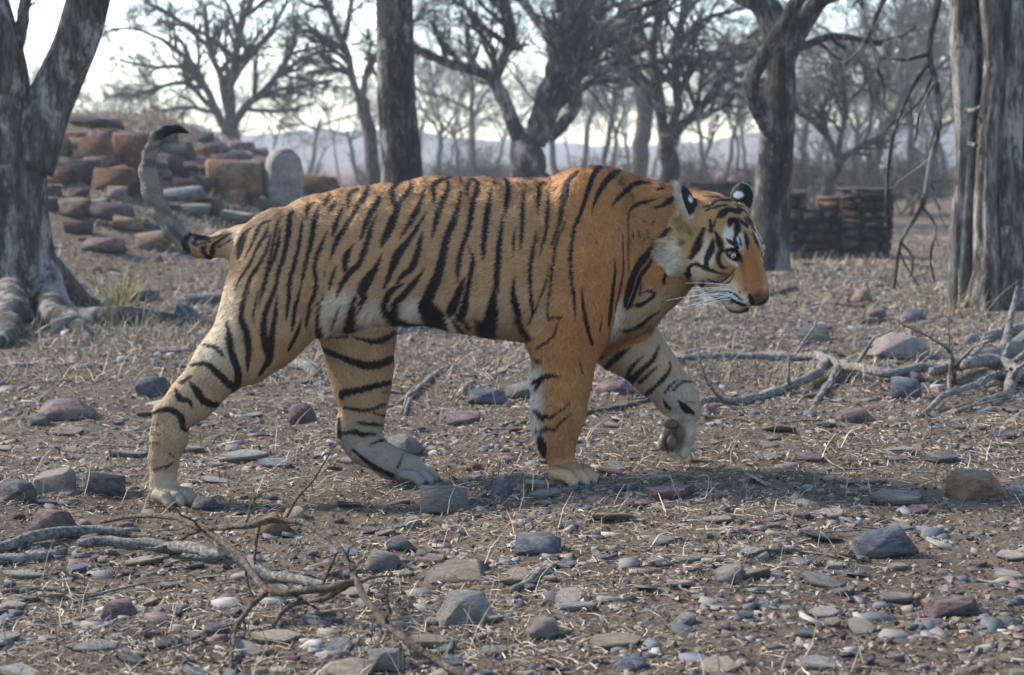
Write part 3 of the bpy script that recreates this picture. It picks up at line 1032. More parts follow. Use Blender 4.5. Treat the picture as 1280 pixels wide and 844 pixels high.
for s in (-1, 1):
    for i in range(13):
        row = i % 3
        a = hp(s * (.052 + .006 * row), .135 + .012 * (i // 3) * .6 + rw.uniform(-.01, .01), -.045 - .013 * row)
        dv = HM @ np.array([s * (.75 + rw.uniform(-.15, .15)), -.55 + rw.uniform(-.2, .2), -.30 - .12 * row + rw.uniform(-.1, .1)])
        Lw = rw.uniform(.10, .17)
        pts = [a + dv * Lw * t + np.array([0, 0, -.05 * Lw * 2 * t * t]) for t in np.linspace(0, 1, 6)]
        V, F = tube(pts, np.linspace(.0013, .0005, 6), 3)
        obj('whisker', np_mesh('whisker', V, F, smooth=True), m_wh, tiger)
print('tiger', len(TV), time.time() - T0)
# ================================================================== GROUND
FOOT = [(-1.05, -.065), (-.3, -.045), (.15, 0.), (.7, .0)]

def gh(x, y):
    x, y = np.asarray(x, float), np.asarray(y, float)
    d = np.hypot(x, y + 6)
    t = np.interp(x, [-2.6, -1.6] + [f[0] for f in FOOT] + [3.], [-.02, -.05] + [f[1] for f in FOOT] + [.0])
    h = t * (1 - sstep(1.0, 3.5, np.abs(y)))
    h = h + (fbm(x * 1.7, y * 1.7, 21, 4) - .5) * .045 + (fbm(x * 9, y * 9, 33, 3) - .5) * .022
    h = h + (fbm(x * .23, y * .23, 5, 3) - .5) * .30 * sstep(3, 16, y)
    m = np.exp(-((x + 4.75) / 2.35) ** 2) * sstep(5.5, 16.5, y) * (1 - sstep(20, 30, y))
    h = h + 1.42 * m + .35 * m * (fbm(x * .9, y * .9, 8, 3) - .5)
    h = h + (fbm(x * .02, y * .02, 44, 3) - .5) * 1.6 * sstep(60, 220, d)
    return h

TT = np.concatenate([np.linspace(2.2, 9, 500), np.geomspace(9.05, 300, 420)])
def ground_at(px, py):
    a, b = (px - CX) / FPX, -(py - CY) / FPX
    d = np.array((a, CP + b * SP, -SP + b * CP))
    e = HC + d[2] * TT - gh(a * TT, d[1] * TT - DCAM)
    k = int(np.argmax(e < 0)) if (e < 0).any() else len(TT) - 1
    t = TT[k] if k == 0 else TT[k - 1] + (TT[k] - TT[k - 1]) * e[k - 1] / (e[k - 1] - e[k] + 1e-9)
    p = d * t
    return Vector((p[0], p[1] - DCAM, float(gh(p[0], p[1] - DCAM))))

def axis(lo_d, hi_d, step, far_lo, far_hi, grow):
    c = list(np.arange(lo_d, hi_d, step))
    s, x = step, hi_d
    while x < far_hi: c.append(x); s *= grow; x += s
    s, x = step, lo_d - step
    while x > far_lo: c.insert(0, x); s *= grow; x -= s
    return np.array(c)
ax_, ay_ = axis(-2.2, 2.2, .028, -540, 540, 1.07), axis(-3.2, 1.6, .028, -14, 455, 1.045)
gx_, gy_ = np.meshgrid(ax_, ay_, indexing='ij')
GV = np.stack([gx_, gy_, gh(gx_, gy_)], -1).reshape(-1, 3)
i, j = np.meshgrid(np.arange(len(ax_) - 1), np.arange(len(ay_) - 1), indexing='ij')
q = i * len(ay_) + j
GF = np.stack([q, q + len(ay_), q + len(ay_) + 1, q + 1], -1).reshape(-1, 4)
m_g = NM('dry_earth', .95, .1)
co = m_g.objco()
n1, n2, n3 = m_g.noise(.55, 5, .6, co), m_g.noise(7, 6, .7, co), m_g.noise(60, 5, .75, co)
c1 = m_g.ramp(n2, [(.28, (.034, .026, .022)), (.5, (.110, .081, .059)), (.74, (.235, .182, .130))])
c2 = m_g.ramp(n3, [(.34, (.026, .021, .019)), (.52, (.120, .091, .068)), (.72, (.29, .228, .165))])
cc = m_g.mix(c1, c2, .55)
cc = m_g.mix(cc, (.24, .19, .135), m_g.ramp(n1, [(.48, 0.), (.72, .45)]))
m_g.col(cc)
m_g.bump(m_g.mix(n2, n3, .6), 1.0, .035)
go = obj('ground', np_mesh('ground', GV, GF, smooth=True), m_g.m)
set_props(go, 'dry stony ground with straw and dust', None, None, 'structure')

# ---- far ridge beyond the trees
hx = np.linspace(-540, 540, 541); hyv = np.linspace(250, 450, 22)
X, Yh = np.meshgrid(hx, hyv, indexing='ij')
Zh = sstep(250, 340, Yh) * (15 * fbm(X * .013 + 3, Yh * .004, 71, 4) ** 1.4 + 1.6 * fbm(X * .25, Yh * .1, 75, 3)) - 1.8
HV = np.stack([X, Yh, Zh], -1).reshape(-1, 3)
i, j = np.meshgrid(np.arange(540), np.arange(21), indexing='ij'); q = i * 22 + j
m_h = NM('ridge_scrub', .95, .1); m_h.col(m_h.ramp(m_h.noise(.06, 6), [(.35, (.06, .06, .055)), (.65, (.16, .14, .11))]))
set_props(obj('hills', np_mesh('hills', HV, np.stack([q, q + 22, q + 23, q + 1], -1).reshape(-1, 4), smooth=True), m_h.m), 'low hazy ridge behind the trees', None, None, 'structure')

# ================================================================== STONES
def stone_mat(name, cols, scale=3.2, rough=.75, layer=(1, 1, 1), dusty=.6):
    m = NM(name, rough, .3)
    co = m.objco(layer)
    oi = m.n('ObjectInfo')
    rnd = m.n('VectorMath', operation='SCALE'); rnd.inputs[0].default_value = (37, 11, 23)
    m.l(oi.outputs['Random'], rnd.inputs['Scale'])
    ad = m.n('VectorMath', operation='ADD'); m.l(co, ad.inputs[0]); m.l(rnd.outputs[0], ad.inputs[1])
    v = ad.outputs[0]
    a, b = m.noise(scale, 6, .65, v, .4), m.noise(scale * 9, 4, .7, v)
    c = m.ramp(a, [(.30, cols[0]), (.5, cols[1]), (.70, cols[2])])
    c = m.mix(c, m.ramp(b, [(.36, .35), (.56, 1.1)]), .8, 'MULTIPLY')
    dust = m.noise(scale * .35, 3, .6, v)
    c = m.mix(c, (.27, .215, .155), m.ramp(dust, [(.48, 0.), (.68, dusty)]))
    hsv = m.n('HueSaturation')
    mr = m.n('MapRange'); mr.inputs['To Min'].default_value = 1.25; mr.inputs['To Max'].default_value = 2.1
    m.l(oi.outputs['Random'], mr.inputs['Value']); m.l(mr.outputs['Result'], hsv.inputs['Value']); m.l(c, hsv.inputs['Color'])
    m.col(hsv.outputs['Color'])
    m.bump(m.mix(a, b, .5), 1.0, .10)
    return m.m
SM = dict(
    blue=stone_mat('slate_blue', ((.040, .050, .068), (.095, .113, .148), (.22, .24, .27))),
    dark=stone_mat('slate_dark', ((.030, .032, .040), (.065, .066, .078), (.15, .15, .16))),
    mauve=stone_mat('shale_mauve', ((.065, .038, .044), (.135, .082, .090), (.25, .18, .18))),
    grey=stone_mat('shale_grey', ((.115, .108, .102), (.20, .19, .178), (.34, .325, .30)), 3.2, .8, (1, 1, 3)),
    tan=stone_mat('sandstone_tan', ((.16, .125, .088), (.27, .215, .16), (.42, .36, .28))),
    brown=stone_mat('sandstone_brown', ((.10, .060, .035), (.20, .115, .065), (.32, .20, .12))),
    pale=stone_mat('stone_pale', ((.17, .155, .14), (.26, .24, .215), (.36, .335, .305))),
    pink=stone_mat('stone_pink', ((.20, .145, .13), (.31, .24, .215), (.44, .37, .33))))

def rock_mesh(seed, sub=2, extra=7, taper=.75, chip=.55):
    """angular broken stone in a unit box: convex hull of a skewed box with chipped corners"""
    r = np.random.RandomState(seed)
    pts = []
    tp = taper if taper > .9 else r.uniform(.38, .9)
    for sx in (-1, 1):
        for sy in (-1, 1):
            for sz in (-1, 1):
                t = (tp if sz > 0 else 1) * r.uniform(.68, 1.0)
                c = np.array([sx * t, sy * t * r.uniform(.8, 1), sz * r.uniform(.62, 1.0)])
                if r.rand() < chip:                        # chip the corner
                    k = r.uniform(.25, .6)
                    for ax in range(3):
                        q = c.copy(); q[ax] *= 1 - k * r.uniform(.5, 1); pts.append(q)
                else: pts.append(c)
    for _ in range(extra):
        q = r.normal(size=3); q /= np.abs(q).max(); pts.append(q * r.uniform(.7, .96))
    bm = bmesh.new()
    vs_ = [bm.verts.new(p) for p in pts]
    res = bmesh.ops.convex_hull(bm, input=vs_)
    bmesh.ops.delete(bm, geom=[v for v in bm.verts if not v.link_faces], context='VERTS')
    if sub >= 3:
        bmesh.ops.bevel(bm, geom=list(bm.edges), offset=.035, segments=1, affect='EDGES', clamp_overlap=True)
        bmesh.ops.triangulate(bm, faces=list(bm.faces))
    bm.verts.index_update()
    V = np.array([v.co[:] for v in bm.verts]); F = np.array([[v.index for v in f.verts] for f in bm.faces])
    bm.free()
    V /= np.abs(V).max(0)
    return V, F

def slab_mesh(seed, n=None):
    """flat broken flake with a chipped rim, unit box"""
    r = np.random.RandomState(seed)
    n = n or r.randint(5, 9)
    an = np.sort((np.arange(n) + r.uniform(-.38, .38, n)) / n) * 2 * math.pi
    ra = r.uniform(.58, 1.0, n)
    ring = np.stack([np.cos(an) * ra, np.sin(an) * ra], 1)
    tilt = r.normal(0, .25, 2)
    V = []
    for s, z, w in ((.94, -1, .1), (1.0, .25, .25), (.965, .85, .16)):
        zz = z + (ring @ tilt) * (z > 0) + r.normal(0, w * .45, n)
        V.append(np.concatenate([ring * s * (1 + r.normal(0, .04, (n, 1))), zz[:, None]], 1))
    V = np.concatenate(V + [np.array([[0, 0, -1.], [r.normal(0, .2), r.normal(0, .2), .95]])])
    F = []
    for k in (0, 1):
        for i_ in range(n):
            a, b = k * n + i_, k * n + (i_ + 1) % n
            F += [(a, b, b + n), (a, b + n, a + n)]
    for i_ in range(n):
        F += [(2 * n + i_, 2 * n + (i_ + 1) % n, 3 * n + 1), ((i_ + 1) % n, i_, 3 * n)]
    V[:, :2] /= np.abs(V[:, :2]).max(0); V[:, 2] /= np.abs(V[:, 2]).max()
    return V, np.array(F)

ROCKS, SLABS = {}, {}
def rock_data(seed, mat, slab, sub=2):
    key = (seed, mat, slab, sub)
    if key not in ROCKS:
        V, F = rock_mesh(seed, 2, 0, .98, .2) if slab == 'block' else rock_mesh(seed, 2, 1, .92, .5) if slab == 'rubble' else slab_mesh(seed) if slab else rock_mesh(seed, sub)
        m = np_mesh('stone', V, F)
        m.materials.append(SM[mat])
        ROCKS[key] = m
    return ROCKS[key]

def place_stone(name, px, py, w, h, mat, seed, slab, rotz=None, tilt=(0, 0), sink=.15, depth=None, sub=2, Y=None, base=None):
    """stone whose outline in the photo is about w x h pixels around (px, py)"""
    g = ground_at(px, py + h * .45) if base is None else Vector(base)
    s = (g.y + DCAM) / FPX
    r = random.Random(seed * 7 + int(px))
    W = w * s / 2
    va = math.atan2(HC - g.z, g.y + DCAM)
    if slab:
        D_ = min(max(h * s * .62 / max(math.sin(va), .12) / 2, W * .35), W * 1.1)
        H_ = max(h * s * .26, .008)
    else:
        D_ = W * r.uniform(.7, .95)
        H_ = max((h * s - 2 * D_ * math.sin(va) * .55) / 2, h * s * .30)
    if depth: D_ = depth
    o = bpy.data.objects.new(name, rock_data(seed, mat, slab, sub))
    COL.objects.link(o)
    o.scale = (W, D_, H_)
    o.rotation_euler = (tilt[0], tilt[1], r.uniform(-.35, .35) if rotz is None else rotz)
    o.location = (g.x, g.y + D_ * .6, g.z + H_ * (1 - 2 * sink))
    return o

# photographed stones one by one: px, py, w, h, material, slab?, label
HERO = [
 (190, 482, 46, 30, 'blue', 0, 'blue grey block just behind the hock of the near hind leg'),
 (80, 510, 74, 34, 'mauve', 0, 'big reddish mauve stone, largest of the clump below the tree'),
 (46, 525, 30, 17, 'dark', 0, 'small purple stone tucked against the big mauve stone'),
 (80, 537, 44, 15, 'mauve', 1, 'thin pinkish slab in front of the big mauve stone'),
 (66, 602, 50, 36, 'pink', 0, 'pointed pinkish grey stone with a sharp ridge near photo left edge'),
 (131, 603, 56, 32, 'dark', 0, 'dark grey cracked stone beside the tiger hind paw'),
 (14, 612, 48, 32, 'dark', 0, 'rounded dark purple stone cut by the photo left edge'),
 (63, 648, 60, 38, 'mauve', 0, 'squarish maroon block above the fallen grey branches'),
 (374, 515, 38, 32, 'mauve', 0, 'maroon red stone standing between the two hind legs'),
 (160, 566, 50, 14, 'grey', 1, 'flat pale grey slab left of the near hind paw'),
 (305, 568, 66, 22, 'grey', 1, 'broad grey slate slab between the hind paws'),
 (345, 578, 50, 14, 'blue', 1, 'thin blue grey slab overlapping the broad slate slab'),
 (338, 655, 42, 34, 'brown', 0, 'brown block behind the arching dead branch'),
 (148, 759, 54, 28, 'mauve', 0, 'maroon brick shaped stone near the bottom left'),
 (32, 718, 70, 13, 'pale', 1, 'long pale flat slab at the left under the grey branches'),
 (178, 700, 50, 16, 'tan', 1, 'tan slab under the fallen grey branch'),
 (273, 785, 36, 20, 'dark', 0, 'small glossy black stone below the dead branch'),
 (210, 801, 36, 20, 'dark', 0, 'small dark grey wedge of stone at the bottom left'),
 (345, 794, 66, 24, 'tan', 1, 'wide tan slab beside the thin twig at the bottom'),
 (428, 834, 80, 36, 'tan', 0, 'rounded tan boulder cut by the bottom edge of the photo'),
 (120, 808, 62, 13, 'grey', 1, 'flat grey slab lying near the bottom left corner'),
 (482, 822, 50, 36, 'grey', 0, 'grey stone behind the curved dead branch at the bottom'),
 (553, 622, 66, 42, 'grey', 0, 'large streaked grey stone in front of the far hind paw'),
 (628, 608, 30, 28, 'blue', 0, 'round blue grey stone left of the near forepaw'),
 (515, 652, 25, 18, 'grey', 0, 'small round grey stone below the streaked grey stone'),
 (498, 679, 38, 20, 'blue', 0, 'small dark blue brick shaped stone at the lower middle'),
 (478, 701, 42, 32, 'grey', 0, 'rounded brownish grey stone beside the twig bunch'),
 (541, 698, 34, 15, 'mauve', 1, 'small mauve slab beside the dark blue stone'),
 (567, 715, 96, 28, 'tan', 0, 'long tan stone lying behind the big angular block'),
 (576, 757, 76, 54, 'grey', 0, 'big angular grey block with a sloping top, lower middle'),
 (680, 783, 42, 32, 'pink', 0, 'pointed grey pink stone right of the big angular block'),
 (765, 800, 80, 24, 'tan', 1, 'thick tan slab with a dark front edge, lower middle'),
 (536, 800, 74, 22, 'tan', 1, 'tan slab below the big angular block'),
 (566, 828, 46, 18, 'dark', 1, 'dark grey slab at the bottom edge, lower middle'),
 (616, 814, 36, 13, 'grey', 1, 'small grey slab below the big angular block'),
 (681, 604, 56, 16, 'tan', 1, 'layered tan slab under the near forepaw'),
 (686, 616, 48, 11, 'grey', 1, 'thin grey slab in front of the layered tan slab'),
 (785, 606, 40, 20, 'blue', 1, 'blue green slab right of the near forepaw'),
 (836, 612, 66, 26, 'mauve', 1, 'thick purple slab below the raised forepaw'),
 (800, 629, 40, 11, 'mauve', 1, 'thin mauve slab in front of the blue green slab'),
 (1105, 675, 88, 48, 'blue', 0, 'big blue grey angular block alone at the right'),
 (1190, 757, 62, 30, 'mauve', 0, 'purple stone with a blue end, lower right'),
 (1130, 620, 78, 24, 'grey', 1, 'long grey slab above the big blue angular block'),
 (1228, 606, 76, 40, 'brown', 0, 'dark brown craggy stone near the photo right edge'),
 (1068, 518, 52, 24, 'mauve', 0, 'smooth maroon stone in front of the fallen branch'),
 (1133, 485, 40, 32, 'blue', 0, 'blue stone just below the fallen branch'),
 (1128, 432, 86, 38, 'pink', 0, 'pale pinkish boulder behind the fallen branch'),
 (1022, 414, 46, 26, 'grey', 0, 'grey stone behind the fallen branch near the tiger muzzle'),
 (1015, 570, 42, 15, 'mauve', 1, 'maroon flake in the open ground right of the raised forepaw'),
 (1125, 562, 42, 15, 'grey', 1, 'grey flake below the smooth maroon stone'),
 (1180, 570, 42, 20, 'dark', 1, 'dark slate flake between the brown craggy stone and the branch'),
 (1040, 640, 46, 17, 'grey', 1, 'grey slab left of the big blue angular block'),
 (1123, 745, 42, 20, 'grey', 1, 'thick grey slab left of the purple and blue stone'),
 (1035, 765, 44, 15, 'pale', 1, 'pale slab in the lower right open ground'),
 (1028, 829, 62, 17, 'grey', 1, 'broad grey slab at the bottom edge, lower right'),
 (900, 831, 52, 20, 'tan', 1, 'tan slab at the bottom edge right of centre'),
 (1080, 369, 26, 20, 'tan', 0, 'small pale square stone before the ruined wall'),
 (1095, 392, 34, 18, 'mauve', 0, 'small pinkish stone behind the pale pinkish boulder'),
 (1142, 394, 34, 20, 'blue', 0, 'small blue stone behind the pale pinkish boulder'),
 (252, 368, 74, 26, 'blue', 1, 'broad blue slate slab beneath the tiger tail'),
 (228, 389, 40, 26, 'blue', 0, 'blue stone in front of the broad blue slate slab'),
 (80, 405, 36, 28, 'blue', 0, 'blue stone at the foot of the forked tree'),
 (214, 436, 58, 16, 'mauve', 1, 'maroon slab left of the tiger thigh'),
 (608, 495, 50, 24, 'blue', 0, 'blue stone behind the tiger between its legs'),
 (584, 484, 17, 19, 'pale', 0, 'small white stone beside the blue stone behind the tiger'),
 (652, 488, 40, 22, 'grey', 0, 'grey stone touching the near foreleg outline'),
 (577, 521, 56, 24, 'mauve', 1, 'mauve brown slab below the blue stone behind the tiger'),
 (768, 482, 56, 26, 'mauve', 0, 'soft purple stone seen under the raised forearm'),
 (498, 556, 56, 32, 'grey', 0, 'pale grey wedge behind the far hind paw'),
 (590, 582, 24, 15, 'brown', 0, 'small brown block right of the far hind paw'),
 (1262, 718, 40, 15, 'pale', 1, 'pale slab cut by the photo right edge'),
 (255, 628, 34, 20, 'dark', 0, 'dark stone touching the toes of the near hind paw'),
 (720, 758, 56, 12, 'grey', 1, 'thin dark rimmed flake in the lower middle'),
 (862, 700, 40, 10, 'grey', 1, 'thin grey flake in the tiger shadow'),
 (940, 690, 34, 12, 'grey', 1, 'small grey slab beside the dark stick on the ground'),
]
for n_i, (px, py, w, h, mat, slab, lab_) in enumerate(HERO):
    r = random.Random(n_i + 50)
    o = place_stone('slab' if slab else 'stone', px, py, w, h, mat, 200 + n_i, bool(slab), None,
                    (r.uniform(-.10, .14), r.uniform(-.12, .12)) if slab else (r.uniform(-.2, .2), r.uniform(-.2, .2)), .12, None, 3 if (not slab and w > 45) else 2)
    set_props(o, lab_, 'stone', 'stones on the ground')

# smaller flakes, one by one
rf = random.Random(77)
taken = [(h_[0], h_[1], h_[2]) for h_ in HERO]
n_fl = 0
while n_fl < 285:
    px, py = rf.uniform(-30, 1310), 430 + 425 * rf.random() ** .75
    w = min(10 + rf.expovariate(1 / 13), 56) * (.55 + .6 * (py - 400) / 440)
    if w < 9: continue
    if any(abs(px - a) < (w + c) * .5 and abs(py - b) < 12 for a, b, c in taken): continue
    mat = rf.choice(['grey', 'grey', 'grey', 'mauve', 'mauve', 'blue', 'tan', 'tan', 'pale', 'dark', 'pink'])
    slab = rf.random() < .92
    o = place_stone('stone_flake', px, py, w * 1.25, w * rf.uniform(.28, .42) if slab else w * .7, mat, rf.randint(400, 423), slab, rf.uniform(0, 6.28),
                    (rf.uniform(-.22, .22), rf.uniform(-.22, .22)), .14, None, 1)
    set_props(o, 'small loose stone flake scattered on the dry straw covered ground', 'stone flake', 'loose stone flakes on the ground')
    n_fl += 1

# ---- countless chips
def chip_mesh(seed):
    r = np.random.RandomState(seed)
    n = r.randint(4, 7)
    an = np.sort((np.arange(n) + r.uniform(-.38, .38, n)) / n) * 2 * math.pi
    ra = r.uniform(.5, 1.0, n)
    ring = np.stack([np.cos(an) * ra, np.sin(an) * ra], 1)
    V = np.concatenate([np.concatenate([ring, np.full((n, 1), -1.)], 1), np.concatenate([ring * .95, (.8 + r.normal(0, .25, n))[:, None]], 1), [[0, 0, 1.]]])
    F = []
    for i_ in range(n):
        j_ = (i_ + 1) % n
        F += [(i_, j_, n + j_), (i_, n + j_, n + i_), (n + i_, n + j_, 2 * n)]
    return V, np.array(F)
def chips(count, seed):
    r = np.random.RandomState(seed)
    x, y = [], []
    yy = -3.4 + 17 * r.rand(count) ** 1.9
    xx = r.uniform(-1, 1, count) * (1.6 + .36 * (yy + 6))
    keep = fbm(xx * 2.2, yy * 2.2, 61, 3) + .10 * sstep(-.4, .8, xx) > .36 + .2 * r.rand(count)
    xx, yy = xx[keep], yy[keep]
    n = len(xx)
    base = [chip_mesh(900 + i_) for i_ in range(9)]
    Vs, Fs, Cs, off = [], [], [], 0
    pal = np.array([(.13, .12, .115), (.165, .148, .13), (.10, .105, .12), (.125, .088, .088), (.19, .155, .115), (.21, .195, .175), (.07, .07, .077)])
    for kind in range(9):
        I = np.arange(kind, n, 9)
        V, F = base[kind]
        m = len(I)
        s = ((.0045 + r.exponential(.0075, m)) * np.where(r.rand(m) < .07, 2.6, 1.)).clip(0, .055) * (1 + .06 * (yy[I] + 3))
        sc = np.stack([s, s * r.uniform(.5, .9, m), np.minimum(s * r.uniform(.05, .17, m), .005)], 1)
        P = V[None] * sc[:, None]
        tx, ty, tz = r.normal(0, .2, m), r.normal(0, .2, m), r.uniform(0, 6.28, m)
        z = P[..., 2] + P[..., 0] * tx[:, None] + P[..., 1] * ty[:, None]
        X_ = P[..., 0] * np.cos(tz)[:, None] - P[..., 1] * np.sin(tz)[:, None] + xx[I][:, None]
        Y_ = P[..., 0] * np.sin(tz)[:, None] + P[..., 1] * np.cos(tz)[:, None] + yy[I][:, None]
        Z_ = z + (gh(xx[I], yy[I]) + sc[:, 2] * .35)[:, None]
        Vs.append(np.stack([X_, Y_, Z_], -1).reshape(-1, 3))
        Fs.append((F[None] + (np.arange(m) * len(V))[:, None, None]).reshape(-1, 3) + off)
        off += m * len(V)
        c = pal[r.randint(0, len(pal), m)] * r.uniform(.75, 1.3, (m, 1))
        Cs.append(np.repeat(c, len(V), 0))
    m = np_mesh('gravel', np.concatenate(Vs), np.concatenate(Fs))
    add_col(m, 'tone', np.concatenate(Cs))
    return m
m_ch = NM('chip_stone', .8, .25)
m_ch.col(m_ch.mix(m_ch.attr('tone').outputs['Color'], m_ch.ramp(m_ch.noise(120, 4), [(.3, .6), (.7, 1.25)]), 1., 'MULTIPLY'))
set_props(obj('gravel', chips(56000, 5), m_ch.m), 'countless small stone chips strewn over the dry ground', 'gravel', None, 'stuff')

# ---- straw and dry grass
def blades(xx, yy, zz, L, lean, W, az, col, seed, segs=2, droop=.5):
    r = np.random.RandomState(seed)
    n = len(xx)
    t = np.linspace(0, 1, segs + 1)
    dirx, diry = np.cos(az), np.sin(az)
    el0 = lean
    P = np.zeros((n, segs + 1, 3)); P[:, 0] = np.stack([xx, yy, zz], 1)
    el = el0.copy(); aa = az.copy()
    for k in range(segs):
        st = L / segs
        P[:, k + 1] = P[:, k] + np.stack([np.cos(el) * np.cos(aa) * st, np.cos(el) * np.sin(aa) * st, np.sin(el) * st], 1)
        el = el - droop * r.uniform(.2, 1.2, n); aa = aa + r.normal(0, .35, n)
    flo = gh(P[..., 0].ravel(), P[..., 1].ravel()).reshape(n, -1)
    P[..., 2] = np.maximum(P[..., 2], flo + .003)
    sd = np.stack([-np.sin(az), np.cos(az), r.normal(0, .5, n)], 1)
    sd /= np.linalg.norm(sd, axis=1, keepdims=True)
    w = (W[:, None] * (1 - .75 * t ** 1.5)[None])[..., None] * sd[:, None]
    V = np.stack([P - w, P + w], 2).reshape(-1, 3)
    k = np.arange(segs)
    F1 = np.stack([2 * k, 2 * k + 1, 2 * k + 3, 2 * k + 2], 1)
    F = (F1[None] + (np.arange(n) * 2 * (segs + 1))[:, None, None]).reshape(-1, 4)
    return V, F, np.repeat(col, 2 * (segs + 1), 0)

def straw_cols(r, n):
    pal = np.array([(.38, .31, .21), (.29, .23, .155), (.45, .385, .285), (.21, .16, .11), (.14, .105, .078), (.09, .072, .058), (.30, .26, .215)])
    return pal[r.randint(0, len(pal), n)] * r.uniform(.7, 1.25, (n, 1))

def straw(count, seed):
    r = np.random.RandomState(seed)
    yy = -3.5 + 21 * r.rand(count) ** 2.0
    xx = r.uniform(-1, 1, count) * (1.5 + .36 * (yy + 6))
    dens = fbm(xx * 1.6, yy * 1.6, 91, 3) - .16 * sstep(.1, 1.0, xx) * (yy < .3)
    keep = dens > .30 + .34 * r.rand(count)
    xx, yy = xx[keep], yy[keep]
    n = len(xx)
    tall = r.rand(n) < .06
    L = np.where(tall, r.uniform(.04, .11, n), r.uniform(.012, .055, n)) * (1 + .03 * (yy + 3))
    lean = np.where(tall, r.uniform(.4, 1.3, n), r.uniform(-.05, .4, n))
    W = r.uniform(.0007, .0017, n) * (1 + .09 * (yy + 3.5))
    return blades(xx, yy, gh(xx, yy) + .002, L, lean, W, r.uniform(0, 6.28, n), straw_cols(r, n), seed)
m_gr = NM('dry_straw', .8, .2)
m_gr.col(m_gr.attr('tone').outputs['Color'])
V, F, Cg = straw(250000, 9)
rq = np.random.RandomState(70)
n_ = 50000
fy = 2.5 + 20 * rq.rand(n_) ** 1.2; fx = rq.uniform(-1, 1, n_) * (.36 * (fy + 6)) 
kp = fbm(fx * .8, fy * .8, 17, 3) > .38 + .25 * rq.rand(n_)
fx, fy = fx[kp], fy[kp]; n_ = len(fx)
V2, F2, C2 = blades(fx, fy, gh(fx, fy), rq.uniform(.05, .16, n_), rq.uniform(.1, 1.3, n_), rq.uniform(.0012, .0026, n_) * (1 + .07 * fy), rq.uniform(0, 6.28, n_), straw_cols(rq, n_) * .95, 71)
F = np.concatenate([F, F2 + len(V)]); V = np.concatenate([V, V2]); Cg = np.concatenate([Cg, C2])
gm = np_mesh('dry_grass', V, F); add_col(gm, 'tone', Cg)
set_props(obj('dry_grass', gm, m_gr.m), 'dry straw coloured grass litter matted over the ground', 'dry grass', None, 'stuff')

def litter(count, seed):
    r = np.random.RandomState(seed)
    yy = -3.5 + 17 * r.rand(count) ** 2.0
    xx = r.uniform(-1, 1, count) * (1.5 + .36 * (yy + 6))
    zz = gh(xx, yy)
    s = r.uniform(.003, .0105, count) * (1 + .07 * (yy + 3.5))
    az = r.uniform(0, 6.28, count); el = r.normal(0, .5, count); ro = r.normal(0, .6, count)
    u = np.stack([np.cos(az) * np.cos(el), np.sin(az) * np.cos(el), np.sin(el)], 1) * s[:, None]
    w = np.stack([-np.sin(az) * np.cos(ro), np.cos(az) * np.cos(ro), np.sin(ro)], 1) * (s * r.uniform(.25, .7, count))[:, None]
    c = np.stack([xx, yy, zz + s * .3], 1)
    V = np.stack([c - u, c + w, c + u, c - w], 1)
    V[:, 1::2, 2] += (s * r.uniform(-.2, .6, count))[:, None]
    pal = np.array([(.22, .158, .10), (.15, .10, .066), (.10, .072, .052), (.27, .21, .14), (.06, .048, .04), (.18, .15, .125)])
    col = pal[r.randint(0, len(pal), count)] * r.uniform(.7, 1.25, (count, 1))
    m = np_mesh('leaf_litter', V.reshape(-1, 3), np.arange(count * 4).reshape(-1, 4))
    add_col(m, 'tone', np.repeat(col, 4, 0))
    return m
set_props(obj('leaf_litter', litter(130000, 15), m_gr.m), 'crumbled dry leaves and chaff covering the ground', 'leaf litter', None, 'stuff')

def tuft(px, py, n, hgt, spread, lab_, green, seed):
    g = ground_at(px, py)
    r = np.random.RandomState(seed)
    xx, yy = g.x + r.normal(0, spread, n), g.y + r.normal(0, spread, n)
    az = np.arctan2(yy - g.y, xx - g.x) + r.normal(0, .7, n)
    col = straw_cols(r, n) * np.array([1.0, 1.05, .8])
    if green: col = col * (1 - green) + np.array([.30, .28, .07]) * green
    V, F, Cg = blades(xx, yy, gh(xx, yy), r.uniform(.5, 1.1, n) * hgt, r.uniform(.75, 1.5, n), np.full(n, .0014) * (g.y + 6) / 6, az, col, seed, 4, .16)
    V = V - np.array(g)
    m = np_mesh('grass_tuft', V, F); add_col(m, 'tone', Cg)
    o = obj('grass_tuft', m, m_gr.m, None, g)
    return set_props(o, lab_, 'grass tuft', 'standing tufts of dry grass')
# ================================================================== TREES
def bark_mat(name, cols, vs=(1, 1, .22), sc=9., lichen=0.):
    m = NM(name, .92, .12)
    co = m.objco(vs)
    a, b = m.noise(sc, 7, .68, co, .6), m.noise(sc * 4.5, 5, .7, co, .3)
    c = m.ramp(a, [(.30, cols[0]), (.48, cols[1]), (.62, cols[2]), (.75, cols[3])])
    c = m.mix(c, m.ramp(b, [(.36, .22), (.6, 1.1)]), .9, 'MULTIPLY')
    if lichen:
        p_ = m.noise(4.2, 7, .75, m.objco((1, 1, .4)), .25)
        c = m.mix(c, m.mix((.40, .385, .365), b, .55, 'MULTIPLY'), m.ramp(p_, [(.52, 0.), (.60, lichen)]))
    m.col(c)
    m.bump(m.mix(a, b, .5), 1.0, .05)
    return m.m
BK_DARK = bark_mat('bark_dark', ((.013, .012, .012), (.034, .030, .028), (.085, .076, .070), (.27, .25, .23)), (1, 1, .3), 11., .55)
BK_GREY = bark_mat('bark_grey', ((.020, .017, .016), (.085, .075, .068), (.24, .22, .20), (.50, .47, .44)), (1, 1, .16), 12., .9)
BK_MID = bark_mat('bark_brown', ((.016, .013, .012), (.060, .051, .045), (.14, .122, .108), (.33, .305, .28)), (1, 1, .24), 12., .8)
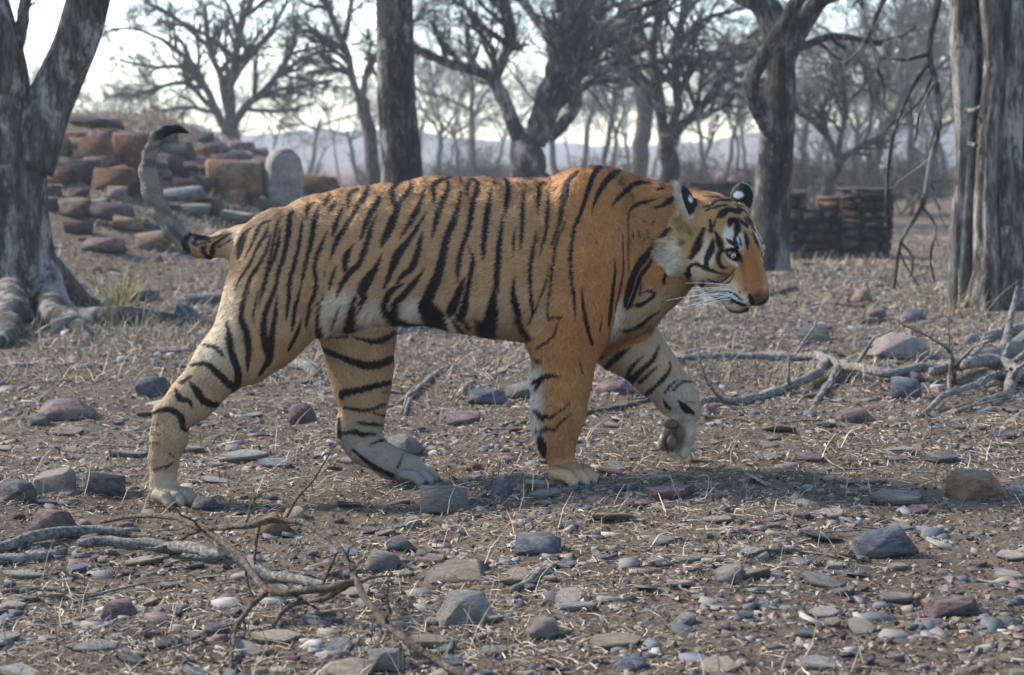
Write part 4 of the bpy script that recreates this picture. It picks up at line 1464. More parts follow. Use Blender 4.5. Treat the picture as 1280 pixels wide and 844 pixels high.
BK_FAR = bark_mat('bark_far', ((.045, .037, .032), (.085, .070, .060), (.125, .105, .09), (.19, .165, .14)), (1, 1, .4), 5.)
BK_DEAD = bark_mat('bark_dead', ((.16, .145, .13), (.27, .25, .225), (.38, .355, .33), (.52, .49, .455)), (1, 1, 1), 16.)
BK_DEADB = bark_mat('bark_dead_brown', ((.08, .06, .045), (.15, .115, .088), (.22, .175, .14), (.32, .27, .22)), (1, 1, 1), 16.)

class Wood:
    """collects tubes; batches by (points, sides)"""
    def __init__(s): s.b = {}
    def add(s, P, Rr, n):
        s.b.setdefault((len(P), n), []).append((np.asarray(P, float), np.asarray(Rr, float)))
    def mesh(s, name):
        Vs, Fs, off = [], [], 0
        for (k, n), L in s.b.items():
            P = np.stack([a for a, _ in L]); Rr = np.stack([b for _, b in L]); m = len(L)
            t = np.gradient(P, axis=1); t /= np.linalg.norm(t, axis=2, keepdims=True) + 1e-12
            ref = np.where(np.abs(t[:, :1, 2:3]) < .8, np.array([0, 0, 1.]), np.array([1., 0, 0]))
            u = np.cross(t, np.broadcast_to(ref, t.shape)); u /= np.linalg.norm(u, axis=2, keepdims=True) + 1e-12
            for q in range(1, k):
                w_ = u[:, q - 1] - t[:, q] * (u[:, q - 1] * t[:, q]).sum(1, keepdims=True)
                u[:, q] = w_ / (np.linalg.norm(w_, axis=1, keepdims=True) + 1e-12)
            w = np.cross(t, u)
            an = 2 * math.pi * np.arange(n) / n
            V = P[:, :, None] + Rr[:, :, None, None] * (np.cos(an)[:, None] * u[:, :, None] + np.sin(an)[:, None] * w[:, :, None])
            i_, j_ = np.meshgrid(np.arange(k - 1), np.arange(n), indexing='ij')
            a, b = i_ * n + j_, i_ * n + (j_ + 1) % n
            F = np.stack([a, b, b + n, a + n], -1).reshape(-1, 4)
            Fs.append((F[None] + (np.arange(m) * k * n)[:, None, None]).reshape(-1, 4) + off)
            Vs.append(V.reshape(-1, 3)); off += m * k * n
        return np_mesh(name, np.concatenate(Vs), np.concatenate(Fs), smooth=True)
    def count(s): return sum(len(v) for v in s.b.values())

def wob(r, p, d, L, k, bend, up=0.):
    """wandering polyline"""
    P = [np.array(p, float)]
    d = np.array(d, float); d /= np.linalg.norm(d)
    for _ in range(k - 1):
        d = d + r.normal(0, bend, 3) + np.array([0, 0, up]); d /= np.linalg.norm(d)
        P.append(P[-1] + d * L / (k - 1))
    return np.array(P)

def rand_side(r, d, ang):
    d = d / np.linalg.norm(d)
    v = r.normal(size=3); v -= d * (v @ d); v /= np.linalg.norm(v)
    return d * math.cos(ang) + v * math.sin(ang)

def twiggy(r, wood, P, Rr, lev, maxlev, rmin, per=(4, 6, 6, 5), lenf=.55, up=.03, bend=.16):
    """branches along an existing limb, recursively"""
    k = len(P)
    L = np.linalg.norm(np.diff(P, axis=0), axis=1).sum()
    n = per[min(lev, len(per) - 1)]
    for q in range(n):
        f = (q + r.uniform(.2, .9)) / n
        f = .22 + .78 * f
        i_ = min(int(f * (k - 1)), k - 2); a = f * (k - 1) - i_
        p = P[i_] * (1 - a) + P[i_ + 1] * a
        rad = (Rr[i_] * (1 - a) + Rr[i_ + 1] * a) * r.uniform(.45, .72)
        d = rand_side(r, P[i_ + 1] - P[i_], r.uniform(.45, 1.05))
        ln = L * lenf * r.uniform(.6, 1.15) * (1.1 - .45 * f)
        kk = 5 if lev < 2 else 4
        Q = wob(r, p, d, ln, kk, bend, up)
        Rq = np.linspace(max(rad, rmin), max(rad * .35, rmin * .6), kk)
        wood.add(Q, Rq, 5 if lev == 0 else (4 if lev == 1 else 3))
        if lev + 1 < maxlev:
            twiggy(r, wood, Q, Rq, lev + 1, maxlev, rmin, per, lenf, up, bend)

def rough_trunk(P, Rr, n, amp, seed, sub=6, kink=.9, jag=0.):
    """thick tube with uneven, fluted girth"""
    P, Rr = np.array(P, float), np.array(Rr, float)
    Q = smooth_line(np.concatenate([P, Rr[:, None]], 1), sub)
    P, Rr = Q[:, :3], Q[:, 3]
    s = np.concatenate([[0], np.cumsum(np.linalg.norm(np.diff(P, axis=0), axis=1))])
    if kink:
        f = s / (Rr.mean() * 5)
        P = P + np.stack([vnoise(f, f * 0 + 3 + a_, seed + a_) - .5 for a_ in range(3)], 1) * (Rr * kink * np.clip(s / (4 * Rr[0]), 0, 1))[:, None]
    if jag:
        P = P + np.random.RandomState(seed).normal(0, 1, P.shape) * (Rr * jag * np.clip(s / (4 * Rr[0]), 0, 1))[:, None]
    V, F = tube(P, Rr, n)
    k = len(P)
    V = V.reshape(k, n, 3)
    an = np.arange(n) / n * 6.283
    ca, sa = np.cos(an)[None] * 2.2, np.sin(an)[None] * 2.2
    fl = (fbm(ca + s[:, None] * .35 + 5, sa + 3.3 + s[:, None] * .1, seed, 3) - .5) * 2
    fi = (fbm(ca * 3 + s[:, None] * 2.5, sa * 3 + s[:, None] * 2.2, seed + 9, 3) - .5) * 1.2
    V = P[:, None] + (V - P[:, None]) * (1 + amp * fl + amp * .5 * fi)[..., None]
    # broken, slightly domed ends
    c0, c1 = P[0] - (P[1] - P[0]) / (np.linalg.norm(P[1] - P[0]) + 1e-9) * Rr[0] * .25, P[-1] + (P[-1] - P[-2]) / (np.linalg.norm(P[-1] - P[-2]) + 1e-9) * Rr[-1] * .4
    V = np.concatenate([V.reshape(-1, 3), [c0], [c1]])
    j_ = np.arange(0, n, 2) if n % 2 == 0 else np.arange(0, n - 1, 2)
    e0 = np.stack([j_, np.full_like(j_, k * n), (j_ + 2) % n, (j_ + 1) % n], 1)
    b_ = (k - 1) * n
    e1 = np.stack([b_ + j_, b_ + (j_ + 1) % n, b_ + (j_ + 2) % n, np.full_like(j_, k * n + 1)], 1)
    return V, np.concatenate([F, e0, e1])

def join(parts):
    Vs, Fs, off = [], [], 0
    for V, F in parts:
        Vs.append(V); Fs.append(F + off); off += len(V)
    return np.concatenate(Vs), np.concatenate(Fs)

def px_line(pts, Y0):
    """(px, py, radius px[, dY]) -> points, radii"""
    P, Rr = [], []
    for p in pts:
        Y = Y0 + (p[3] if len(p) > 3 else 0)
        P.append(np.array(at(p[0], p[1], Y))); Rr.append(p[2] * mpp(Y))
    return np.array(P), np.array(Rr)

def traced_tree(label, Y0, trunks, limbs, bark, seed, per=(4, 5, 5), maxlev=3, amp=.12, group=None, name='bare_tree', rmin=.004, lenf=.5, nseg=18, grow_from=None):
    base = px_line([trunks[0][0]], Y0)[0][0]
    g = np.array([base[0], base[1], float(gh(base[0], base[1]))])
    root = empty(name, g)
    set_props(root, label, 'tree', group)
    parts = []
    for i_, t in enumerate(trunks):
        P, Rr = px_line(t, Y0)
        if Y0 > 15: Rr = Rr * (.92 if i_ == 0 else .74)
        if i_ == 0: P[0, 2] = min(P[0, 2], g[2] - .05)
        V, F = rough_trunk(P, Rr, nseg, amp, seed + i_, 6 if Y0 < 15 else 3, .3 if Y0 < 8 else .8, 0. if Y0 < 15 else .14)
        parts.append((V - g, F))
    V, F = join(parts)
    obj('trunk', np_mesh('trunk', V, F, smooth=True), bark, root)
    r = np.random.RandomState(seed)
    wd = Wood()
    for l_ in limbs:
        P, Rr = px_line(l_, Y0)
        if Y0 > 15: Rr = Rr * .75
        Q = smooth_line(np.concatenate([P, Rr[:, None]], 1), 4)
        V, F = rough_trunk(P, Rr, 9, amp * .7, seed + 31, 3, .9, .16)
        o = obj('limb', np_mesh('limb', V - g, F, smooth=True), bark, root)
        twiggy(r, wd, Q[:, :3] - g, Q[:, 3], 0, maxlev, rmin, per, lenf)
    for t in (list(trunks[1:]) if Y0 > 15 else []) + (grow_from or []):
        P, Rr = px_line(t, Y0)
        twiggy(r, wd, P - g, Rr, 0, maxlev, rmin, per, lenf)
    if wd.count(): obj('crown', wd.mesh('crown'), bark, root)
    return root, g

# forked tree at the left with spreading roots
t1, g1 = traced_tree('thick forked tree with spreading roots at the left edge of the photo', 6.0,
    [[(22, 425, 78), (24, 385, 64), (20, 330, 52), (16, 270, 47), (14, 210, 47), (14, 165, 46), (10, 120, 40)],
     [(30, 205, 40), (52, 150, 31), (78, 95, 27), (97, 50, 26), (112, 0, 25), (130, -70, 23), (150, -160, 19)],
     [(8, 190, 40), (8, 140, 31), (8, 90, 27), (-2, 45, 26), (-14, 0, 25), (-40, -80, 22), (-70, -170, 18)]],
    [[(20, 60, 9), (30, 25, 8), (38, -10, 7), (60, -60, 6)], [(-10, -60, 14), (40, -130, 11, .5), (120, -190, 8, 1.), (200, -220, 5, 1.2)], [(135, -100, 14), (210, -150, 11, -.3), (300, -170, 8, -.6), (380, -160, 5, -.8)]],
    BK_MID, 5, (3, 4, 4), 3, .16)
for rt in ([(48, 330, 20), (70, 352, 19, -.25), (105, 357, 15, -.5), (160, 356, 12, -.6), (225, 360, 7, -.5)], [(50, 360, 22), (75, 385, 17, -.8), (95, 402, 10, -1.2), (112, 414, 5, -1.5)],
           [(10, 370, 24, -.3), (8, 400, 18, -1.1), (5, 425, 12, -1.6), (-8, 440, 7, -1.9)], [(58, 330, 16, .3), (110, 332, 11, .6), (190, 345, 7, 1.2)]):
    P, Rr = px_line(rt, 6.0)
    P[1:, 2] = [float(gh(p[0], p[1])) + r_ * .45 for p, r_ in zip(P[1:], Rr[1:])]
    V, F = rough_trunk(P, Rr, 12, .14, 77)
    obj('root', np_mesh('root', V - g1, F, smooth=True), BK_MID, t1)

# straight dark trunk rising behind the tiger's back
traced_tree('straight dark trunk rising behind the middle of the tiger back', 11.0,
    [[(507, 350, 32), (507, 300, 28), (507, 220, 26), (505, 150, 24.5), (503, 80, 23.5), (501, 0, 23), (500, -100, 22), (505, -220, 20)]],
    [[(500, -90, 15), (440, -160, 12, .5), (360, -200, 8, 1)], [(503, -120, 15), (590, -190, 11, -.4), (690, -220, 7, -.8)]], BK_DARK, 15, (3, 4, 4), 3, .10)

# tree with the low pale limb, right of the head
traced_tree('tree with a low curved pale limb just right of the tiger head', 11.3,
    [[(966, 352, 27), (964, 330, 24), (963, 280, 22), (962, 210, 22), (964, 150, 21), (968, 100, 19), (966, 55, 18), (955, 15, 17), (925, -15, 14), (870, -60, 11)],
     [(968, 165, 14, -.1), (950, 137, 12, -.25), (938, 110, 11, -.3), (938, 92, 10, -.35), (956, 62, 9.5, -.4), (978, 30, 9.5, -.45), (1000, 0, 9.5, -.5), (1050, -60, 8, -.6)],
     [(972, 110, 13), (988, 60, 14), (1010, 28, 12), (1032, 0, 11), (1085, -60, 9)]],
    [[(950, 10, 8), (905, -10, 6.5, .3), (850, -10, 5, .6), (790, 10, 3.5, .9)], [(988, 62, 6), (1040, 45, 4.5, .5), (1100, 55, 3, 1.)], [(1030, 0, 8), (1080, -20, 6, -.4), (1150, -20, 4, -.8)]], BK_DARK, 25, (4, 5, 5), 3, .10)

# massive fluted trunk at the right edge
t4, g4 = traced_tree('massive fluted grey trunk at the right edge of the photo', 6.9,
    [[(1262, 402, 66), (1262, 380, 58), (1262, 330, 52), (1260, 260, 48), (1258, 180, 46), (1256, 90, 46), (1254, 0, 47), (1254, -120, 50), (1256, -240, 44)],
     [(1206, 392, 24, -.12), (1207, 340, 20, -.12), (1208, 270, 18, -.12), (1211, 200, 15, -.12), (1208, 130, 15, -.12), (1206, 60, 17, -.12), (1206, 0, 18, -.12), (1200, -90, 18, -.1)],
     [(1236, 396, 24, -.28), (1234, 330, 19, -.26), (1232, 250, 16, -.24), (1237, 170, 14, -.24), (1243, 90, 14, -.24), (1240, 0, 15, -.24), (1238, -110, 16, -.24)],
     [(1272, 398, 26, -.30), (1268, 320, 19, -.28), (1262, 240, 15, -.26), (1266, 150, 14, -.26), (1270, 60, 15, -.26), (1276, -60, 16, -.26)]],
    [[(1206, -70, 11), (1150, -120, 9, -.3), (1080, -130, 7, -.6), (1000, -120, 5, -.8)]], BK_GREY, 35, (3, 4, 4), 3, .30, nseg=44)
for p_ in ([(1208, 138, 4, -.22), (1216, 139, 3.2, -.36), (1226, 133, 2, -.42)], [(1212, 180, 3.5, -.25), (1220, 182, 3, -.38)]):
    P, Rr = px_line(p_, 6.9); V, F = tube(P, Rr, 6); obj('broken_stub', np_mesh('broken_stub', V - g4, F, smooth=True), BK_GREY, t4)
hang = [[(1196, -80, 6, .0), (1178, -40, 5.2, -.5), (1173, 0, 4.6, -.7), (1161, 62, 4, -.8), (1170, 104, 3.8, -.8), (1174, 156, 3.4, -.8), (1162, 204, 3, -.8), (1152, 258, 2.7, -.8), (1126, 303, 2.3, -.8), (1118, 362, 1.5, -.8)],
        [(1161, 78, 3, -.8), (1138, 114, 2.8, -.8), (1116, 172, 2.4, -.8), (1108, 240, 2, -.8), (1107, 284, 1.3, -.8)],
        [(1152, 258, 2.2, -.8), (1170, 284, 2, -.8), (1163, 320, 1.6, -.8), (1168, 352, 1.1, -.8)],
        [(1178, -40, 4, -.5), (1135, -30, 3.4, -.9), (1104, 2, 3, -1.), (1085, 47, 2.5, -1.), (1056, 82, 1.6, -1.)],
        [(1087, 47, 2.2, -1.), (1097, 85, 2, -1.), (1105, 112, 1.8, -1.), (1103, 145, 1.2, -1.)],
        [(1172, 150, 2, -.8), (1163, 190, 1.7, -.75), (1166, 240, 1.5, -.7), (1176, 262, 1., -.7)],
        [(1126, 303, 1.6, -.8), (1141, 322, 1.4, -.8), (1139, 345, 1., -.8)], [(1170, 100, 2, -.8), (1150, 140, 1.8, -.8), (1145, 175, 1.2, -.8)]]
rg = np.random.RandomState(8)
wd = Wood()
for h_ in hang:
    P, Rr = px_line(h_, 6.9)
    Q = smooth_line(np.concatenate([P, Rr[:, None]], 1), 3)
    wd.add(Q[:, :3] - g4, Q[:, 3], 6)
    twiggy(rg, wd, Q[:, :3] - g4, Q[:, 3], 1, 2, .0018, (4, 5), .16, -.05, .2)
obj('hanging_branch', wd.mesh('hanging_branch'), BK_DARK, t4)

# middle distance trees
traced_tree('dark leaning forked tree standing behind the tiger shoulder', 22.,
    [[(664, 252, 28), (664, 225, 26), (663, 195, 24), (664, 165, 22)],
     [(654, 180, 15), (640, 150, 12), (626, 115, 11), (615, 98, 10), (590, 90, 9), (562, 78, 8), (535, 70, 6)],
     [(617, 102, 9), (630, 75, 9), (638, 45, 8), (636, 10, 7), (620, -40, 6)],
     [(668, 180, 16), (676, 140, 15), (688, 100, 14), (700, 60, 12), (712, 20, 11), (716, -60, 9)],
     [(672, 180, 14), (684, 155, 13), (700, 120, 11), (716, 60, 11), (735, 0, 10), (750, -80, 8)],
     [(686, 172, 12), (708, 150, 10), (722, 125, 9), (718, 95, 9), (730, 60, 8), (760, 40, 7), (800, 15, 6)],
     [(712, 98, 6), (740, 90, 6), (790, 87, 5.5), (840, 72, 5), (905, 74, 4)]],
    [[(535, 70, 5), (500, 60, 4, 1), (455, 75, 3, 2)], [(730, 60, 5), (770, 20, 4.5, -1), (850, -10, 4, -2)], [(700, 60, 8), (650, 0, 6, 1), (600, -40, 5, 1)], [(905, 74, 3.5), (940, 72, 2.5)], [(640, 60, 6), (590, 20, 5, -1), (560, -30, 4, -1)]],
    BK_DARK, 45, (6, 7, 7), 3, .10, rmin=.0045, nseg=12, lenf=.6)
traced_tree('dark tree forking low behind the tiger neck', 24.,
    [[(833, 250, 16), (832, 225, 14), (832, 195, 13), (833, 172, 13)], [(832, 180, 10), (826, 140, 9), (820, 100, 8.5), (818, 60, 8), (826, 20, 7), (840, -40, 6)],
     [(835, 182, 11), (850, 160, 9), (872, 140, 8), (892, 112, 7), (905, 100, 6), (930, 90, 4)], [(836, 170, 8), (848, 130, 7.5), (842, 95, 7), (850, 40, 6), (858, -20, 5)]],
    [[(820, 100, 6), (790, 70, 5, 1), (750, 50, 4, 1)], [(905, 100, 5), (920, 60, 4, -1), (960, 30, 3, -1)], [(850, 50, 5), (890, 20, 4), (930, 10, 3)], [(872, 140, 4), (860, 100, 4), (880, 60, 3)]], BK_DARK, 55, (6, 7, 7), 3, .10, rmin=.0045, nseg=12, lenf=.6)
traced_tree('slender leaning tree left of the straight dark trunk', 26.,
    [[(470, 262, 11), (467, 232, 10), (462, 190, 9.5), (456, 150, 9), (450, 120, 9)], [(451, 130, 6), (440, 90, 6), (428, 50, 5.5), (405, 0, 5)], [(452, 125, 6), (462, 85, 5.5), (480, 60, 5), (505, 30, 4)]],
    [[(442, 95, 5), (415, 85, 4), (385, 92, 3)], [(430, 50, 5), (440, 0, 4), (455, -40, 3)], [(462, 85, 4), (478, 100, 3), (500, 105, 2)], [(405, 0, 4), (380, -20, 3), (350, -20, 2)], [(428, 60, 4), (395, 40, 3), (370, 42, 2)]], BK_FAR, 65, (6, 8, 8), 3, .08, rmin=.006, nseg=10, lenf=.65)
traced_tree('broad bare tree rising behind the rubble mound', 34.,
    [[(286, 235, 14), (286, 200, 12.5), (286, 175, 12), (286, 150, 12)], [(284, 165, 8), (270, 140, 7), (258, 110, 6), (240, 80, 5), (205, 50, 4)], [(286, 155, 9), (288, 120, 8), (292, 80, 7), (300, 40, 6), (318, -10, 5)],
     [(288, 160, 8), (305, 135, 7), (330, 115, 6), (350, 90, 5), (372, 50, 4)], [(286, 140, 7), (276, 100, 6), (262, 60, 5), (255, 10, 4)]],
    [[(258, 110, 4), (215, 105, 3.5), (165, 120, 2.5)], [(240, 80, 4), (200, 85, 3), (150, 75, 2)], [(330, 115, 4), (370, 110, 3.5), (415, 100, 2.5)], [(350, 90, 4), (390, 70, 3), (430, 55, 2)], [(292, 80, 4), (330, 50, 3.5), (360, 0, 3)],
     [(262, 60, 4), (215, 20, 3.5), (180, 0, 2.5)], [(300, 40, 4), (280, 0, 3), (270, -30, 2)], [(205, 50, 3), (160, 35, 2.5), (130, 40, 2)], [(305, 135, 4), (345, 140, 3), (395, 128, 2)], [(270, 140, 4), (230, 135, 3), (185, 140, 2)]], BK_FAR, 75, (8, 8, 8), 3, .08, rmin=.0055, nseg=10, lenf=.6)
traced_tree('small crooked tree beside the ruined wall', 24.,
    [[(1030, 262, 10), (1032, 240, 8.5), (1040, 218, 8), (1048, 200, 8)], [(1048, 205, 6), (1038, 178, 5.5), (1020, 155, 5), (1000, 140, 4), (985, 132, 3)], [(1048, 202, 6.5), (1062, 192, 5.5), (1080, 182, 5), (1100, 168, 4), (1120, 150, 3)], [(1046, 200, 5), (1052, 170, 4.5), (1058, 130, 4), (1050, 90, 3)]],
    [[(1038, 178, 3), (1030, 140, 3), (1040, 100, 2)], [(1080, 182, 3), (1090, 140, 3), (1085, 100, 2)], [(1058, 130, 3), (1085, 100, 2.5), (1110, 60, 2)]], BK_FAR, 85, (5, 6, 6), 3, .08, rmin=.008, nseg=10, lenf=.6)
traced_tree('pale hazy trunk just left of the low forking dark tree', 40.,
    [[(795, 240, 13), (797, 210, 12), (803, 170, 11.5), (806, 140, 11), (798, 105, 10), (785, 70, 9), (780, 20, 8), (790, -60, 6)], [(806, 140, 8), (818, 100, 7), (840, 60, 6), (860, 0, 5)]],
    [[(785, 70, 6), (750, 40, 5), (720, -10, 4)], [(780, 20, 6), (810, -20, 5), (850, -50, 4)], [(798, 105, 5), (765, 100, 4), (735, 85, 3)]], BK_FAR, 95, (5, 6, 6), 3, .08, rmin=.012, nseg=10, lenf=.6)

# farther wood: several bare tree shapes, each tree its own object
def wild_tree(seed, H, r0):
    r = np.random.RandomState(seed)
    tr_ = wob(r, (0, 0, -.1), (r.normal(0, .12), r.normal(0, .12), 1), H * .38, 6, .10)
    Rt = np.linspace(r0 * 1.15, r0 * .72, 6)
    parts = [rough_trunk(tr_, Rt, 9, .1, seed)]
    wd = Wood()
    nf = r.randint(3, 6)
    for q in range(nf):
        f = .72 + .28 * q / nf
        i_ = min(int(f * 5), 4); p = tr_[i_] + (tr_[i_ + 1] - tr_[i_]) * (f * 5 - i_)
        az = q * 2.4 + r.uniform(-.5, .5); el = r.uniform(.45, 1.15)
        d = np.array([math.cos(az) * math.cos(el), math.sin(az) * math.cos(el), math.sin(el)])
        P = wob(r, p, d, H * r.uniform(.42, .66), 7, .17, .05)
        Rr = np.linspace(r0 * r.uniform(.42, .62), r0 * .10, 7)
        parts.append(rough_trunk(P, Rr, 7, .06, seed + q, 3))
        twiggy(r, wd, P, Rr, 0, 3, .006, (8, 9, 8), .52, .04, .2)
    V, F = join(parts)
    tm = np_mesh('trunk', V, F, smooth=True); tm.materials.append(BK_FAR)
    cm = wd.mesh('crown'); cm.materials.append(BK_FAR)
    return tm, cm
KINDS = [wild_tree(500 + k * 13, 6.5 + .6 * (k % 4), .072 + .016 * (k % 3)) for k in range(7)]
rt_ = random.Random(12)
spots = []
# (px, depth) of trunks the photo shows
for px, Y in ((110, 62), (215, 70), (385, 64), (425, 80), (545, 48), (575, 60), (600, 38), (625, 70), (700, 45), (728, 62), (745, 36), (765, 56), (870, 52), (905, 46), (918, 60), (935, 74), (1005, 50), (1020, 66),
              (1062, 42), (1078, 34), (1092, 56), (1108, 46), (1128, 40), (1142, 58), (1158, 36), (1172, 62), (1183, 48), (1225, 44), (1275, 40), (1300, 55), (30, 46), (-20, 58), (60, 70), (265, 80), (310, 90), (470, 88), (520, 78), (655, 95), (815, 84), (845, 98), (960, 90), (985, 80), (1045, 92), (1115, 85), (1200, 80), (1250, 75), (180, 98), (395, 100), (130, 84), (235, 104), (345, 96), (450, 58), (560, 84), (590, 100), (680, 80), (712, 98), (755, 88), (790, 70), (885, 70), (1000, 104), (1035, 74), (1070, 72), (1085, 98), (1135, 76), (1160, 92), (1220, 98)):
    Y = Y * 1.15 + 4
    spots.append(((px - CX) / FPX * (Y + 6), Y))
MARKS = [(-999, 'the photo edge'), (20, 'the forked tree'), (286, 'the broad tree'), (465, 'the slender leaning tree'), (503, 'the straight dark trunk'), (664, 'the leaning forked tree'), (800, 'the pale hazy trunk'),
         (833, 'the low forking tree'), (964, 'the pale limbed tree'), (1045, 'the crooked tree'), (1165, 'the hanging branch'), (1262, 'the fluted trunk'), (9999, 'the photo edge')]
ORD = ['first', 'second', 'third', 'fourth', 'fifth', 'sixth', 'seventh', 'eighth', 'ninth', 'tenth', 'eleventh', 'twelfth', 'thirteenth', 'fourteenth', 'fifteenth', 'sixteenth', 'seventeenth', 'eighteenth', 'nineteenth', 'twentieth']
FARLAB, bins = {}, {}
for i_, (x, Y) in enumerate(spots):
    px = CX + FPX * x / (Y + 6)
    k = max(q for q in range(len(MARKS)) if MARKS[q][0] <= px)
    bins.setdefault(k, []).append((px, i_))
for k, L_ in bins.items():
    for q, (px, i_) in enumerate(sorted(L_)):
        FARLAB[i_] = '%s far bare tree from left between %s and %s' % (ORD[q], MARKS[k][1], MARKS[k + 1][1])
for i_, (x, Y) in enumerate(spots):
    kt, kc = KINDS[i_ % 7]
    o = empty('bare_tree', (x, Y, float(gh(x, Y))))
    o.rotation_euler = (0, 0, rt_.uniform(0, 6.28))
    s = rt_.uniform(.85, 1.25)
    if x < -6: s *= .82
    o.scale = (s, s, s * rt_.uniform(.92, 1.12))
    obj('trunk', kt, None, o); obj('crown', kc, None, o)
    set_props(o, FARLAB[i_], 'tree', 'bare trees of the far wood')
# low scrub between the far trees
def scrub(seed):
    r = np.random.RandomState(seed); wd = Wood()
    for q in range(26):
        az, el = r.uniform(0, 6.28), r.uniform(.5, 1.4)
        P = wob(r, (r.normal(0, .25), r.normal(0, .25), 0), (math.cos(az) * math.cos(el), math.sin(az) * math.cos(el), math.sin(el)), r.uniform(.7, 1.6), 5, .2)
        Rr = np.linspace(.016, .006, 5); wd.add(P, Rr, 3); twiggy(r, wd, P, Rr, 1, 3, .005, (5, 6, 6), .55, .02, .22)
    m = wd.mesh('scrub_bush'); m.materials.append(BK_FAR); return m
SCR = [scrub(3), scrub(8), scrub(19)]
for i_ in range(34):
    Y = rt_.uniform(26, 75); px = rt_.uniform(380, 1290)
    x = (px - CX) / FPX * (Y + 6)
    o = obj('scrub_bush', SCR[i_ % 3], None, None, (x, Y, float(gh(x, Y))))
    o.rotation_euler = (0, 0, rt_.uniform(0, 6.28)); s = rt_.uniform(.6, 1.3); o.scale = (s, s, s * rt_.uniform(.7, 1.1))
    set_props(o, 'leafless scrub bush among the far bare trees', 'bush', 'scrub bushes of the far wood')
print('trees', time.time() - T0)

# ================================================================== FALLEN BRANCHES
def lying(label, lines, bark, lift=1., seed=1, tw=(3, 4), name='fallen_branch', cat='branch', twlen=.25, levs=2):
    P0 = ground_at(lines[0][0][0], lines[0][0][1])
    root = empty(name, P0)
    set_props(root, label, cat, 'dead branches on the ground')
    g = np.array(P0)
    r = np.random.RandomState(seed)
    wd = Wood(); parts = []
    for ln in lines:
        P, Rr = [], []
        for p in ln:
            hgt = p[3] if len(p) > 3 else 0.
            # a point raised hgt metres: find the ground spot whose raised point is seen there
            q = ground_at(p[0], p[1] + hgt * FPX / 5.6) if hgt else ground_at(p[0], p[1])
            s = (q.y + DCAM) / FPX
            P.append((q.x, q.y, q.z + hgt + p[2] * s * .8)); Rr.append(p[2] * s)
        P, Rr = np.array(P), np.array(Rr)
        V, F = rough_trunk(P, Rr, 8, .13, seed + len(parts), 5)
        parts.append((V - g, F))
        Q = smooth_line(np.concatenate([P, Rr[:, None]], 1), 3)
        if tw: twiggy(r, wd, Q[:, :3] - g, Q[:, 3], 1 if levs == 1 else 0, levs, .0016, tw, twlen, .10, .25)
    V, F = join(parts)
    obj('stem', np_mesh('stem', V, F, smooth=True), bark, root)
    if wd.count(): obj('twigs', wd.mesh('twigs'), bark, root)['kind'] = 'stuff'
    return root
lying('long grey forked dead branch lying behind the raised forepaw', [
    [(815, 424, 2), (845, 438, 3.5, .05), (900, 441, 4, .04), (960, 446, 4.5, .03), (1015, 443, 6, .04), (1060, 456, 6.5, .04), (1110, 466, 6.5, .03), (1160, 458, 6.5, .04), (1205, 456, 6, .05)],
    [(1035, 450, 6, .04), (1012, 474, 6, .02), (972, 494, 5.5), (925, 506, 5), (885, 499, 4, .02), (868, 512, 2.5, .03)],
    [(1048, 458, 5, .03), (1036, 485, 5), (1020, 507, 4)],
    [(905, 500, 3, .02), (885, 470, 2, .1), (875, 430, 1.6, .2), (868, 395, 1, .28)]], BK_DEAD, seed=4, tw=(3, 4), twlen=.13)
lying('heap of thick grey dead branches at the right edge under the fluted trunk', [
    [(1165, 462, 6, .05), (1200, 455, 8, .03), (1240, 448, 10, .02), (1290, 432, 12)], [(1205, 450, 7, .08), (1245, 452, 9, .05), (1270, 470, 9, .02), (1258, 494, 7)],
    [(1150, 522, 3), (1180, 496, 4, .03), (1212, 482, 4, .04), (1250, 470, 5, .03), (1290, 478, 6)], [(1190, 520, 2.5), (1230, 500, 3, .02), (1270, 492, 3)],
    [(1192, 480, 3), (1190, 445, 3, .10), (1185, 415, 2.4, .2), (1160, 390, 1.6, .3), (1122, 366, 1, .36)], [(1192, 450, 2.4, .08), (1215, 410, 2, .22), (1235, 395, 1.4, .28)],
    [(1210, 430, 6), (1245, 425, 8), (1290, 420, 9)]], BK_DEAD, seed=9, tw=(4, 4), twlen=.22)
lying('thin dark stick lying in front of the fallen branch', [[(880, 523, 2), (930, 527, 2.6), (975, 535, 2.8), (1012, 546, 2)]], BK_DEADB, seed=12, tw=(3,), twlen=.12, levs=1)
lying('dark crooked stick on the open ground left of the big blue block', [[(932, 697, 2.5), (965, 692, 4), (1010, 692, 4), (1050, 698, 4), (1078, 696, 2.5)]], BK_DEADB, seed=14, tw=None)
lying('pale grey dead branches lying across the lower left of the photo', [
    [(-10, 694, 7.5), (40, 680, 8), (95, 672, 7.5), (160, 671, 5)], [(-10, 706, 7), (40, 702, 7), (82, 692, 5)],
    [(98, 684, 5, .02), (150, 685, 7, .02), (200, 689, 7.5, .02), (253, 695, 7.5, .02), (296, 699, 7, .02), (328, 721, 6.5, .02), (389, 735, 6, .02), (432, 739, 5, .02)],
    [(0, 742, 2.5), (60, 738, 3), (110, 750, 2)]], BK_DEAD, seed=21, tw=(3, 3), twlen=.10)
